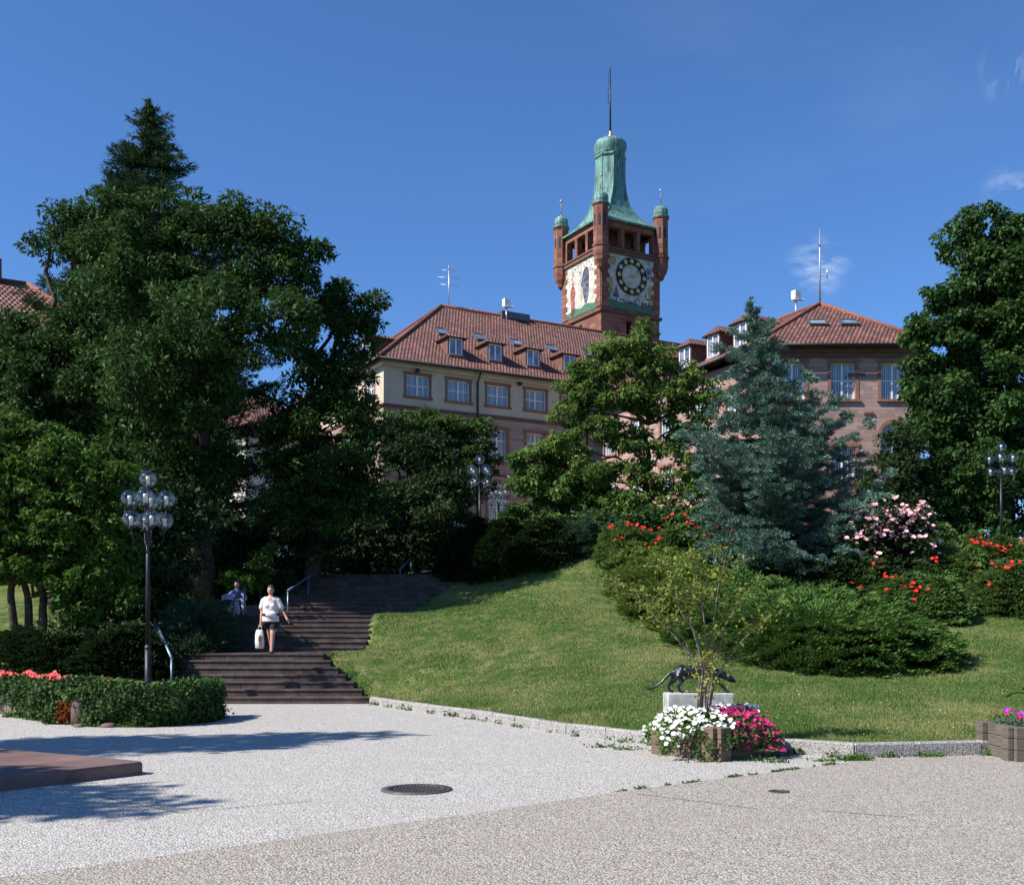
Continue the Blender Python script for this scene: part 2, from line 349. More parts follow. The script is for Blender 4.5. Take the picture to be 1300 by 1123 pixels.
# ---------------------------------------------------------------- ground, terrain, paving
def st(o): o['kind'] = 'structure'; return o
b = MB(); b.face([(-3000, -3000, -.05), (3000, -3000, -.05), (3000, 3000, -.05), (-3000, 3000, -.05)]); st(b.build('ground', 'earth'))
def lawnmesh():
    K = [(-70, 27), (-45, 25.5), (-30, 25), (-14, 24.1), (-12, 23.6), (-10.2, 22.4), (-8.3, 20.4), (-7.98, 25.0)]+[(-6.4, 25.0), (-4.8, 25.0)]+KERB+[(40, 27), (80, 38)]
    K = [np.array(k, float) for k in K]; P = []; 
    for a, c in zip(K[:-1], K[1:]):
        n = max(1, int(np.linalg.norm(c-a)/.45) if abs(a[0]) < 22 else 6)
        P += [a+(c-a)*i/n for i in range(n)]
    P.append(K[-1]); P = np.array(P); n = len(P)
    # outward direction: mostly +Y, fanning at the sides
    B = np.stack([np.interp(P[:, 0], [-70, -14, 14, 80], [-130, -32, 36, 140]), np.full(n, 118.)], 1)
    R = np.linspace(0, 1, 150)**2.0; G = P[None]+(B-P)[None]*R[:, None, None]
    z = hgt(G[..., 0], G[..., 1]); z[0] -= .02
    for i in range(len(R)):
        for j in range(n):
            x, y = G[i, j]
            if -10 < x < 0 and 24.9 < y < 43:
                s = min((q for q in (stair_z(x, y+e) for e in (-.4, -.2, 0, .2, .4)) if q), key=lambda q: q[0], default=None)
                if s and s[1]+.12 < x < s[2]-.12: z[i, j] = min(z[i, j], s[0]-.45)
    m = MB(); rows = [[V((G[i, j, 0], G[i, j, 1], z[i, j])) for j in range(n)] for i in range(len(R))]
    m.grid(rows, 0, False, True, False); return m
st(lawnmesh().build('lawn', 'lawn'))
b = MB(); b.grid([[V((x, y, z)) for x, y in ((-8.32, 20.3), (-7.0, 19.5), (-6.3, 19.5), (-6.0, 20.3), (-6.2, 21.4), (-8.05, 24.85))] for z in (-.05, .44)], 0, True, False); st(b.build('planting_bed', 'earth'))
b = MB(); pts = [(-60, -8), (40, -8), (40, 26), (24, 21.2), (14, 17.4), (9, 15.6), (6.4, 14.9), (4.57, 14.55), (3.73, 15.15), (.9, 17.75), (-3.28, 25.1), (-8.2, 25.1), (-6.3, 22), (-6.3, 20.3), (-8.1, 20.5), (-10, 22.5), (-12, 24), (-30, 25.4), (-60, 27)]
b.face([(x, y, 0) for x, y in pts]); st(b.build('plaza', 'white_gravel'))
b = MB(); b.face([(-3.46, 7.46, .004), (-30, -8, .004), (40, -8, .004), (40, 26, .004), (24, 21.05, .004), (14, 17.25, .004), (9, 15.4, .004), (6.4, 14.75, .004), (5.2, 14.6, .004), (4.5, 14.03, .004), (1.09, 11.35, .004), (-.44, 9.95, .004)])
st(b.build('pavement', 'brown_gravel'))
b = MB()
for (x0, y0, x1, y1) in [(1.3, 11.2, 2.35, 10.25), (2.9, 10.15, 3.6, 9.8), (-4.2, 11.0, -3.1, 10.05), (-3.1, 10.05, -2.0, 10.75)]:
    d = V((x1-x0, y1-y0, 0)); n = V((-d.y, d.x, 0)).normalized()*.006; b.face([V((x0, y0, .0085))-n, V((x1, y1, .0085))-n, V((x1, y1, .0085))+n, V((x0, y0, .0085))+n])
st(b.build('paving_joint', 'soil'))
# kerb: separate stones along the lawn edge
b = MB(); KP = [V((x, y, 0)) for x, y in KERB]
for a, c in zip(KP[:-1], KP[1:]):
    L = (c-a).length; n = max(1, round(L/1.0)); d = (c-a)/n; q = V((-d.y, d.x, 0)).normalized()*.17
    for i in range(n):
        hh = .165+.03*min(1, max(0, (a.x+3)/6))+random.uniform(-.004, .004)
        o = a+d*i-q*.15
        e = d.normalized()*.006
        b.grid([[o+e, o+d-e, o+d-e+q, o+e+q], [o+e+Z*(hh-.02), o+d-e+Z*(hh-.02), o+d-e+q+Z*(hh-.02), o+e+q+Z*(hh-.02)], [o+e*3+Z*hh+q*.1, o+d-e*3+Z*hh+q*.1, o+d-e*3+q*.9+Z*hh, o+e*3+q*.9+Z*hh]], 0, True, False)
st(b.build('kerb', 'kerb_stone'))
for i, (y0, z0, n, r, t, bb, e, last) in enumerate(FL):
    b = MB(); yt = y0+(n-1)*t
    for s in range(n):
        ya = y0+s*t; yb = ya+t if s < n-1 else yt+last; k = min(1, (ya-y0)/(yt-y0)); xl = bb[0]+(e[0]-bb[0])*k; xr = bb[1]+(e[1]-bb[1])*k
        zt = z0+r*(s+1)
        # long stone slabs with tiny gaps and a thin projecting nosing
        x = xl
        while x < xr-.01:
            x2 = min(xr, x+random.uniform(1.2, 1.9)); x2 = xr if xr-x2 < .5 else x2; dz = random.uniform(-.004, .004)
            b.box((x+.003, ya, zt-r-.25), (x2-x-.006, 0, 0), (0, yb-ya+(.03 if s < n-1 else 0), 0), (0, 0, r+.205+dz))
            b.box((x+.002, ya-.022, zt-.045+dz), (x2-x-.004, 0, 0), (0, yb-ya+.05 if s < n-1 else yb-ya, 0), (0, 0, .045)); x = x2
    st(b.build('steps', 'step_stone', bevel=.006))
# raised stone platform at the left foreground
A = V((-4.32, 12.8, 0)); d1 = V((-1.08, -1.4, 0)).normalized(); d2 = V((-2.42, 1.4, 0)).normalized(); rr = .14
cn = [A+d1*rr*(1-math.sin(a))+d2*rr*(1-math.cos(a)) for a in [math.radians(x) for x in (0, 22, 45, 68, 90)]]
pl = [A+d1*7]+[q for q in cn]+[A+d2*6, A+d2*6+d1*7]
ce = sum(pl, V((0, 0, 0)))/len(pl)
b = MB(); b.grid([[q for q in pl], [q+Z*.125 for q in pl], [q+(ce-q).normalized()*.02+Z*.15 for q in pl]], 0, True, False)
tag(b.build('stone_platform', 'red_slab'), 'low reddish stone platform with a rounded corner on the white gravel at lower left', 'platform')
# manhole cover and drain
b = MB(); c = V((-1.02, 11.53, .0)); b.lathe(c, [(.38, .002), (.38, .012), (.33, .012)], 40); 
tf = thing('manhole_cover', c, 'round iron manhole cover set in the white gravel plaza', 'manhole cover'); b.build('rim', 'lead', tf)
b = MB(); b.lathe(c, [(.325, .004), (.325, .016), (.29, .016), (.29, .013), (.0, .013)], 40)
for i in range(-7, 8):
    for j in range(-7, 8):
        if i*i+j*j < 46: b.cbox((c.x+i*.038, c.y+j*.038, .0135), .024, .024, .005)
b.build('lid', 'iron', tf)
b = MB(); b.lathe((2.81, 11.36, 0), [(.11, .005), (.11, .012), (.08, .012), (.08, .009), (0, .009)], 20); tag(b.build('drain_cover', 'iron'), 'small dark round drain cover in the brown pavement', 'drain cover')

# ---------------------------------------------------------------- buildings
def facade(b, O, ax, L, z0, z1, ops, depth=.22, mi=0, nrm=None):
    """wall with openings (s0,s1,a0,a1); reveals go inward (opposite to nrm)"""
    O, ax = V(O), V(ax); nrm = V(nrm)
    S = sorted({0, L, *[o[0] for o in ops], *[o[1] for o in ops]}); T = sorted({z0, z1, *[o[2] for o in ops], *[o[3] for o in ops]})
    P = lambda s, z: V((O.x+ax.x*s, O.y+ax.y*s, z))
    flip = ax.cross(Z).dot(nrm) < 0
    def f(p): b.face(p[::-1] if flip else p, mi)
    for s0, s1 in zip(S, S[1:]):
        for a0, a1 in zip(T, T[1:]):
            m, q = (s0+s1)/2, (a0+a1)/2
            if any(o[0] < m < o[1] and o[2] < q < o[3] for o in ops): continue
            f([P(s0, a0), P(s1, a0), P(s1, a1), P(s0, a1)])
    D = -nrm*depth
    for s0, s1, a0, a1 in ops:
        c = [P(s0, a0), P(s1, a0), P(s1, a1), P(s0, a1)]
        for i in range(4): q, w = c[i], c[(i+1) % 4]; f([w, q, q+D, w+D])
def window(parent, O, ax, nrm, s0, s1, a0, a1, cols=4, split=.62, surround='surround_stone', glass='curtain_glass', depth=.16, sill=True, bars=2, proud=.03, sw=.14, lname=None):
    O, ax, nrm = V(O), V(ax).normalized(), V(nrm).normalized(); P = lambda s, z, d=0: V((O.x+ax.x*s, O.y+ax.y*s, z))+nrm*d
    w = s1-s0; hh = a1-a0; b = MB()
    def bar(x0, x1, y0, y1, d0, d1): b.box(P(x0, y0, d0), ax*(x1-x0), nrm*(d1-d0), Z*(y1-y0))
    t = .065; b0 = -depth-.03; b1 = -depth+.04
    bar(s0, s0+t, a0, a1, b0, b1); bar(s1-t, s1, a0, a1, b0, b1); bar(s0+t, s1-t, a0, a0+t, b0, b1); bar(s0+t, s1-t, a1-t, a1, b0, b1)
    mid = (s0+s1)/2; bar(mid-.05, mid+.05, a0+t, a1-t, b0, b1+.01)
    zs = a0+hh*split
    if split < .99: 
        for x0, x1 in ((s0+t, mid-.05), (mid+.05, s1-t)): bar(x0, x1, zs-.03, zs+.03, b0, b1-.005)
    for k in range(1, cols):
        if k*2 == cols: continue
        x = s0+w*k/cols; bar(x-.016, x+.016, a0+t, a1-t, b0+.01, b1-.02)
    if bars:
        for q in range(1, bars+1):
            zz = a0+hh*q/(bars+1)
            if abs(zz-zs) > .1: 
                for x0, x1 in ((s0+t, mid-.05), (mid+.05, s1-t)): bar(x0, x1, zz-.013, zz+.013, b0+.012, b1-.025)
    f = b.build(lname or 'window', 'white_paint', parent)
    g = MB(); q = -depth-.012; g.face([P(s0+.02, a0+.02, q), P(s1-.02, a0+.02, q), P(s1-.02, a1-.02, q), P(s0+.02, a1-.02, q)] if ax.cross(Z).dot(nrm) > 0 else [P(s1-.02, a0+.02, q), P(s0+.02, a0+.02, q), P(s0+.02, a1-.02, q), P(s1-.02, a1-.02, q)]); g.build('pane', glass, f)
    if surround:
        b = MB(); p = proud; e = .004
        bar(s0-sw, s0+e, a0, a1, -.05, p); bar(s1-e, s1+sw, a0, a1, -.05, p); bar(s0-sw-.05, s1+sw+.05, a1-e, a1+sw*1.1, -.05, p+.03)
        b.build('surround', surround, f)
    if sill:
        b = MB(); bar(s0-sw-.06, s1+sw+.06, a0-.13, a0+.004, -.14, .12); b.build('sill', surround or 'surround_stone', f)
    return f
def slab(b, pts, th=.12, mi=0):          # roof plane with thickness
    pts = [V(p) for p in pts]; n = (pts[1]-pts[0]).cross(pts[2]-pts[0]).normalized()
    if n.z < 0: pts.reverse(); n = -n
    lo = [p-n*th for p in pts]; b.face(pts, mi); b.face(lo[::-1], mi)
    for i in range(len(pts)): j = (i+1) % len(pts); b.face([lo[i], lo[j], pts[j], pts[i]], mi)
def skylight(parent, p, ax, up, w, l, glass='glass_dark'):
    n = V(ax).cross(V(up)).normalized(); n = n if n.z > 0 else -n; ax = V(ax).normalized(); up = V(up).normalized(); b = MB(); t = .09; o = p-ax*w/2-up*l/2
    b.box(o-n*.1, ax*w, up*t, n*.24); b.box(o+up*(l-t)-n*.1, ax*w, up*t, n*.24); b.box(o+up*t-n*.1, ax*t, up*(l-2*t), n*.24); b.box(o+ax*(w-t)+up*t-n*.1, ax*t, up*(l-2*t), n*.24)
    f = b.build('skylight', 'lead', parent); g = MB(); q = o+n*.09+ax*.05+up*.05; g.face([q, q+ax*(w-.1), q+ax*(w-.1)+up*(l-.1), q+up*(l-.1)]); g.build('pane', glass, f)
def dormer(parent, c, ax, nrm, w, hgt_, depth, roofcol='roof_tiles', side='surround_dark'):
    """c: bottom centre of the front; nrm: outward horizontal direction"""
    ax, nrm = V(ax), V(nrm); b = MB(); L = c-ax*w/2; R = c+ax*w/2; t = .14; I = -nrm*depth
    for q, s in ((L, 1), (R, -1)): b.box(q-Z*.5, ax*s*.1, I, Z*(hgt_+.5))
    b.box(L+ax*.1-Z*.5, ax*(w-.2), -nrm*.12, Z*(.5)); b.box(L+ax*.1+Z*(hgt_-.06), ax*(w-.2), I, Z*.06)
    d = b.build('dormer', side, parent)
    b = MB(); o = .22; rise = .62; e0 = L-ax*o+nrm*o+Z*(hgt_-.02); e1 = R+ax*o+nrm*o+Z*(hgt_-.02); k0 = L-ax*o+I*1.1+Z*(hgt_-.02); k1 = R+ax*o+I*1.1+Z*(hgt_-.02)
    ap = c+nrm*(o-.55)+Z*(hgt_+rise-.1); ab = c+I*1.6+Z*(hgt_+rise-.1)
    slab(b, [e0, e1, ap], .07); slab(b, [k0, e0, ap, ab], .07); slab(b, [e1, k1, ab, ap], .07); b.build('dormer_roof', roofcol, d)
    window(d, L-ax*0, ax, nrm, .1, w-.1, c.z+.02, c.z+hgt_-.08, 2, 1, None, 'glass_dark', .02, True, 0, 0, .0)
def hipridge(b, pts, r=.11):
    b.tube(pts, r, 8)

# --- building A, the long cream and sandstone block ---
CA = V((-7.73, 65, 0)); base = V((CA.x, CA.y, 4.3)); m = 7.4; EZ = 18.07; RZ = 24.26; LA = 34; nA = -W; nL = -U
A_ = thing('town_house', base, 'long cream upper storey over sandstone block with red hipped tile roof and small dormers', 'building')
low = [(s, s+1.35, 12.45, 14.5) for s in (1.55, 4.35, 7.12, 9.95, 12.75)]+[(s, s+1.35, 8.2, 10.3) for s in (1.55, 4.35, 7.12, 9.95, 12.75)]
upw = [(s, s+1.56, 16.0, 17.32) for s in (1.47, 4.26, 7.06, 9.88, 12.62)]
sd_up = [(1.45, 2.95, 16.0, 17.32), (5.2, 6.7, 16.0, 17.32), (9, 10.5, 16.0, 17.32)]; sd_lo = [(s+.1, s+1.45, z, z+2.05) for s in (1.45, 5.2, 9) for z in (12.45, 8.2)]
b = MB(); facade(b, CA, U, LA, 15.3, EZ+.1, upw, nrm=nA); facade(b, CA, W, 2*m, 15.3, EZ+.1, sd_up, nrm=nL); b.build('upper_wall', 'cream_render', A_)
b = MB(); o = CA-U*.035-W*.035; facade(b, o, U, LA, 4, 15.3, low, nrm=nA); facade(b, o, W, 2*m+.07, 4, 15.3, sd_lo, nrm=nL)
facade(b, CA+U*LA, W, 2*m, 4, EZ, [], nrm=U); facade(b, CA+W*2*m, U, LA, 4, EZ, [], nrm=W); b.build('lower_wall', 'sandstone', A_)
b = MB(); b.box(o+Z*15.18-U*.08-W*.08, U*(LA+.1), W*.16, Z*.2); b.box(o+Z*15.183-U*.08+W*.09, W*(2*m), U*.16, Z*.194)
b.box(o+Z*11.5-U*.06-W*.06, U*(LA+.1), W*.1, Z*.14); b.build('string_course', 'surround_dark', A_)
b = MB(); b.box(CA+Z*(EZ-.42)-U*.2-W*.2, U*(LA+.2), W*.19, Z*.36); b.box(CA+Z*(EZ-.417)-U*.2, W*(2*m), U*.19, Z*.354); b.build('cornice', 'cream_render', A_)
for q in upw: window(A_, CA, U, nA, *q, cols=4, split=.5, bars=0, surround='surround_stone')
for q in low: window(A_, CA-W*.035, U, nA, *q, cols=4, split=.66, bars=0, sw=.2)
for q in sd_up: window(A_, CA, W, nL, *q, cols=4, split=.5, bars=0)
for q in sd_lo: window(A_, CA-U*.035, W, nL, *q, cols=4, split=.66, bars=0, sw=.2)
ov = .5; e = CA+Z*(EZ-.42*0)-U*ov-W*ov; E2 = e+W*(2*m+2*ov); E3 = e+U*(LA+ov); E4 = E3+W*(2*m+2*ov)
ap = CA+U*m+W*m; ap.z = RZ; ap2 = CA+U*LA+W*m; ap2.z = RZ
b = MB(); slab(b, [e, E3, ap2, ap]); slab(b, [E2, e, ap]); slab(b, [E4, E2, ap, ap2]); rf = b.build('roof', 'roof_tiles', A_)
b = MB(); hipridge(b, [e+Z*.03, ap+Z*.03]); hipridge(b, [ap+Z*.03, ap2+Z*.03]); hipridge(b, [E2+Z*.03, ap+Z*.03]); b.build('ridge_tiles', 'terracotta', rf)
b = MB(); g = Z*-.1; b.tube([e+g-W*.05-U*.05, E3+g-W*.05], .085, 8); b.tube([e+g-W*.05-U*.05, E2+g-U*.05], .085, 8)
for s in (6.35, 14.6): p = CA+U*s-W*.1; b.tube([p-W*.42+Z*(EZ-.1), p-W*.35+Z*(EZ-.3), p+Z*(EZ-.75), p+Z*4.5], .06, 8)
b.build('gutter', 'dark_metal', rf)
sl = (RZ-EZ)/(m+ov); up = (W*(m+ov)+Z*(RZ-EZ)).normalized()
def roofA(s, v): p = CA+U*s+W*v; p.z = EZ+(v+ov)*sl; return p
for s in (5.15, 7.98, 10.82, 13.65, 19.3): p = roofA(s, .62); dormer(A_, p+Z*.08, U, nA, 1.12, 1.15, 1.7)
for s in (5.6, 8.42, 11.2, 14.05, 17.1): skylight(A_, roofA(s, 3.55)+Z*.02, U, up, .85, 1.0)
p = CA-U*0+W*4.2+U*.35; p.z = EZ+.85*sl+.05; dormer(A_, p, W, nL, 2.6, 1.35, 2.2)
for s in (2.1, 9.3): b = MB(); p = CA+U*s+Z*17.55-W*.03; b.tube([p, p-W*.22], .05, 8); b.box(p-W*.4-U*.1-Z*.12, U*.2, W*.2, Z*.2); b.build('floodlight', 'dark_metal', A_)
# aerial and siren on the ridge
b = MB(); p = ap+U*.6; t_ = at(568, 337, p.y); b.tube([p-Z*.4, V((p.x, p.y, t_.z))], .035, 6)
for k, ww in ((0, .5), (.5, .8), (1.0, .65)): b.tube([V((p.x-ww, p.y, t_.z-.3-k)), V((p.x+ww, p.y, t_.z-.42-k))], .02, 5)
b.tube([V((p.x, p.y-.5, t_.z-.35)), V((p.x, p.y+.5, t_.z-.35))], .02, 5); b.build('aerial', 'grey_metal', A_)
def siren(parent, p, s=1.):
    b = MB(); b.tube([p-Z*.4, p+Z*.9*s], .07*s, 8); b.build('siren_mast', 'grey_metal', parent)
    b = MB(); q = p+Z*.95*s; b.lathe(q, [(.12*s, 0), (.34*s, .12*s), (.34*s, .16*s)], 12); b.cbox(q+Z*.2*s, .6*s, .5*s, .66*s, 0, .5); b.box(q+V((.3, -.1, .1))*s, V((.45, 0, .03))*s, V((0, .3, 0))*s, V((0, 0, .06))*s)
    b.build('siren', 'white_paint', parent, bevel=.03)
siren(A_, roofA(12.4, m-.35)+Z*.0, .78)
b = MB(); b.cbox(roofA(13.2, m)+Z*-.2, 2.3, .7, .5, 0, math.atan2(.492, .8705)); b.build('roof_hatch', 'lead', A_)

# --- wing with pavilion on the right ---
W0 = V((5.55, 72.5, 0)); PL = V((13.3, 57.5, 0)); wd = (PL-W0).normalized(); wn = V((-wd.y, wd.x, 0)); wn = wn if wn.x < 0 else -wn; LW = (PL-W0).length
B_ = thing('sandstone_building', (PL.x, PL.y, 4.2), 'pink sandstone building with tall white windows and hipped red roof, carrying a tall mast', 'building')
PX1 = 21.7; PY = 57.5; EB = 16.85
wops = [(s, s+1.3, z, z+z2) for s in (1.2, 4.4, 7.6, 10.8, 13.9) for z, z2 in ((13.2, 1.9), (9.6, 2.0), (6.0, 2.0))]
fops = [(q-13.3, q-13.3+1.32, 14.0, 15.97) for q in (14.3, 16.98, 19.66)]; arch = (19.66-13.3, 21.0-13.3, 9.6, 12.75); fl = [(q-13.3, q-13.3+1.32, 9.6, 11.5) for q in (14.3, 16.98)]
fl2 = [(q-13.3, q-13.3+1.32, 5.6, 7.6) for q in (14.3, 16.98, 19.66)]
b = MB(); facade(b, W0, wd, LW, 4, 16.4, wops, nrm=wn); facade(b, PL, (1, 0, 0), PX1-PL.x, 4, EB, fops+fl+fl2+[arch], .3, nrm=(0, -1, 0))
facade(b, (PX1, PY, 0), (0, 1, 0), 12, 4, EB, [], nrm=(1, 0, 0))
s0, s1, a0, a1 = arch; mx = 13.3+(s0+s1)/2; r = (s1-s0)/2
for sg in (-1, 1):
    fan = [V((mx+sg*r*math.cos(a), PY, a1-r+r*math.sin(a))) for a in [math.pi/2*i/8 for i in range(9)]]
    for q, w_ in zip(fan, fan[1:]): b.face([V((mx+sg*r, PY, a1)), q, w_] if sg < 0 else [V((mx+sg*r, PY, a1)), w_, q]); b.face([q, w_, w_+V((0, .25, 0)), q+V((0, .25, 0))])
b.build('wall', 'sandstone', B_)
for q in wops: window(B_, W0, wd, wn, *q, cols=4, split=.6, bars=0, sw=.16)
for q in fops: window(B_, PL, (1, 0, 0), (0, -1, 0), *q, cols=4, split=.52, bars=0, sw=.17, depth=.26)
for q in fl+fl2: window(B_, PL, (1, 0, 0), (0, -1, 0), *q, cols=4, split=.6, bars=0, sw=.17, depth=.26)
window(B_, PL, (1, 0, 0), (0, -1, 0), *arch, cols=4, split=.72, bars=3, surround=None, depth=.29, lname='arched_window')
b = MB(); rows = []
for k in range(17):
    a = math.pi*k/16; c, s = math.cos(a), math.sin(a); rows.append([V((mx+q*c, PY+d, a1-r+q*s)) for q, d in ((r+.003, .1), (r+.003, -.05), (r+.2, -.05), (r+.2, .1))])
b.grid(rows, 0, True, False); b.build('arch_surround', 'surround_stone', B_)
b = MB(); b.box((PL.x-.25, PY-.25, EB-.38), (PX1-PL.x+.5, 0, 0), (0, .24, 0), (0, 0, .36)); b.box((PL.x-.12, PY-.12, EB-.62), (PX1-PL.x+.24, 0, 0), (0, .11, 0), (0, 0, .236))
b.box((PL.x-.05, PY-.06, 8.6), (PX1-PL.x+.1, 0, 0), (0, .055, 0), (0, 0, .2)); b.build('cornice', 'surround_dark', B_)
b = MB(); b.box((17.9, PY-.05, 15.25), (.9, 0, 0), (0, .045, 0), (0, 0, .14)); 
for q in (18.75, ): b.box((q, PY-.09, 13.2), (.5, 0, 0), (0, .085, 0), (0, 0, .12))
b.build('relief_stone', 'surround_dark', B_)
EL = V((12.75, 56.9, EB)); ER = V((22.35, 56.9, EB)); AP = V((17.6, 61.7, 20.35)); RS = V((10.9, 76.2, 20.6)); ES = W0-wd*1+wn*.4; ES.z = 16.3
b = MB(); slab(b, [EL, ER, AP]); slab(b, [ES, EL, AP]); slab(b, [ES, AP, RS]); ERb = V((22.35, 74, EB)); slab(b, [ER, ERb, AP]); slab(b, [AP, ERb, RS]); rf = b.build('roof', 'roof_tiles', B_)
b = MB(); hipridge(b, [EL+Z*.03, AP+Z*.03]); hipridge(b, [ER+Z*.03, AP+Z*.03]); hipridge(b, [AP+Z*.03, RS+Z*.03]); b.build('ridge_tiles', 'terracotta', rf)
b = MB(); b.tube([EL+V((0, -.06, -.1)), ER+V((0, -.06, -.1))], .085, 8); b.tube([EL+V((-.06, 0, -.1)), ES+V((-.06, 0, -.1))], .085, 8); b.build('gutter', 'dark_metal', rf)
fu = (AP-(EL+ER)/2).normalized(); fu = V((0, fu.y, fu.z)).normalized()
for x, gl in ((16.75, 'white_paint'), (18.45, 'glass_dark')):
    k = .47; p = V((x, 56.9+4.8*k, EB+3.5*k)); skylight(B_, p+Z*.02, (1, 0, 0), fu, 1.0, .75, 'curtain_glass' if gl != 'glass_dark' else gl)
def roofB(s, d):
    p = W0+wd*s-wn*d; t = ES+(EL-ES)*((s+1)/(LW+1)); dist = d+.4; p.z = t.z+dist*.72; return p
for s in (12.3, 14.7, 9.6, 6.8): p = roofB(s, .35); dormer(B_, p+Z*.05, wd, wn, 1.25, 1.35, 1.9)
siren(B_, AP+(RS-AP)*.13+Z*.0, .72)
b = MB(); top = at(1043, 290, 61.7); b.tube([AP-Z*.3, AP+Z*2.2, V((AP.x, AP.y, top.z))], [.07, .05, .025], 8)
for zz, ww in ((1.55, .45), (1.95, .3)): b.tube([AP+Z*zz+V((-.05, 0, 0)), AP+V((ww, 0, zz+.05))], .02, 6)
b.tube([AP+V((.42, 0, 1.45)), AP+V((.42, 0, 2.1))], .03, 6); b.cbox(AP+V((0, 0, 3.3)), .16, .16, .12); b.build('mast', 'grey_metal', B_)

# --- red-roofed block at the far left, and the white house behind the trees ---
D_ = thing('red_roofed_house', (-24, 48, 3.4), 'house under a big red tile roof at the left edge behind the trees', 'building')
o = V((-23.9, 50, 0))-U*14; zr = 17.95; m4 = 4.2
b = MB(); e0 = o-W*m4; e0.z = zr-3.4; e1 = e0+U*19.5; r0 = o.copy(); r0.z = zr; r1 = r0+U*15.3; f0 = o+W*m4; f0.z = zr-3.4; f1 = f0+U*19.5
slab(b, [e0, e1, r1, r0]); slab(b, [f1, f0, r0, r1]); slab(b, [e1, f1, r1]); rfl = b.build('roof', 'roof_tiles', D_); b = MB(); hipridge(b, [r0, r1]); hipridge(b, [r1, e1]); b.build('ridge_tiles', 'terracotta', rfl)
b = MB(); q = o-W*(m4-.5); facade(b, q, U, 19, 2, zr-3.2, [(s, s+1.2, 10.5, 12.3) for s in (9, 12, 15)], nrm=-W); facade(b, q+U*19, W, 7.4, 2, zr-3.2, [], nrm=U); facade(b, q, W, 7.4, 2, zr-3.2, [], nrm=-U); b.build('wall', 'cream_render', D_)
for s in (9, 12, 15): window(D_, q, U, -W, s, s+1.2, 10.5, 12.3, bars=0)
b = MB(); b.cbox(r0+U*13.9-Z*.3, .5, .5, 1.3); b.build('chimney', 'terracotta', D_)
E_ = thing('white_house', (-19, 62, 3.5), 'white rendered house showing in patches through the dark trees', 'building')
q = V((-21, 66, 0)); wx = V((.80, -.6, 0)); wnn = V((-.6, -.80, 0)); b = MB(); facade(b, q, wx, 7.2, 3, 13.2, [(2.6, 3.8, 9.5, 11.3), (2.6, 3.8, 5.5, 7.4)], nrm=wnn); facade(b, q+wx*7.2, -wnn, 7, 3, 13.2, [], nrm=wx); facade(b, q, -wnn, 7, 3, 13.2, [], nrm=-wx); b.build('wall', 'pale_render', E_)
for z in (9.5, 5.5): window(E_, q, wx, wnn, 2.6, 3.8, z, z+1.85, bars=0, surround=None)
b = MB(); k = -wnn; P0 = q-wx*.4-k*.4+Z*13.1; P1 = P0+wx*8; P2 = P1+k*7.8; P3 = P0+k*7.8; R0 = P0+wx*3+k*3.9+Z*3; R1 = P1-wx*3+k*3.9+Z*3
slab(b, [P0, P1, R1, R0]); slab(b, [P1, P2, R1]); slab(b, [P2, P3, R0, R1]); slab(b, [P3, P0, R0]); b.build('roof', 'roof_tiles', E_)

# ---------------------------------------------------------------- clock tower
T = V((7.43, 90, 0)); a = 6.05; TW = thing('clock_tower', (T.x, T.y, 4.5), 'tall red sandstone clock tower with green copper spire, corner turrets and mosaic faces', 'tower')
faces = [(T, U, -W), (T+U*a, W, U), (T+U*a+W*a, -U, W), (T+W*a, -W, -U)]
ZS = 28.4; ZP0 = 28.75; ZL = 33.35; ZO = 33.75; ZT = 35.55; ZE = 36.2
b = MB()
for i, (o, ax, n) in enumerate(faces):
    slot = [(2.6, 3.15, 26.6, 27.9)] if i in (0, 3) else []
    facade(b, o, ax, a, 4, ZL, slot, .5, nrm=n)
    facade(b, o, ax, a, ZO-.25, ZE, [(s, s+1.28, ZO, ZT) for s in (.75, 2.39, 4.02)], .5, nrm=n)
b.face([o+Z*ZL for o, _, _ in faces]); b.face([o+Z*(ZO-.02) for o, _, _ in faces]); b.build('wall', 'tower_stone', TW)
b = MB()      # inner core of the loggia, partly open
c0 = T+U*1.7+W*1.7; b.box(c0+Z*ZO, U*2.6, W*2.6, Z*2.6); b.build('belfry_core', 'surround_dark', TW)
for z, hh, p in ((ZS-.05, .22, .18), (ZL-.02, .3, .2), (ZL+.28, .14, .28)):
    b = MB()
    for i, (o, ax, n) in enumerate(faces): b.box(o-ax*p+Z*(z+.004*i)+n*.002, ax*(a+p-.003), n*p, Z*hh)
    b.build('string_course', 'surround_dark', TW)
# round columns between the openings
for o, ax, n in faces:
    for s in (2.21, 3.845): b = MB(); b.lathe(o+ax*s+Z*ZO+n*.02-n*.12, [(.22, 0), (.22, .12), (.15, .2), (.15, 1.5), (.23, 1.68), (.23, 1.8)], 12); b.build('column', 'tower_stone', TW)
# quoins: jagged stone edge over the mosaic panels
b = MB(); hq = .4
for fi, (o, ax, n) in enumerate(faces[:1]+faces[3:]):
    for k in range(11):
        wq = (.62 if k % 2 else .86)+random.uniform(-.06, .06); z = ZP0+.05+k*hq; w2 = (.86 if k % 2 else .62)+random.uniform(-.06, .06)
        b = MB(); b.box(o+Z*z+n*.003, ax*wq, n*.07, Z*(hq-.015)); b.build('quoin', 'tower_stone', TW); b = MB(); b.box(o+ax*(a-w2)+Z*z+n*.003, ax*w2, n*.07, Z*(hq-.015)); b.build('quoin', 'tower_stone', TW)
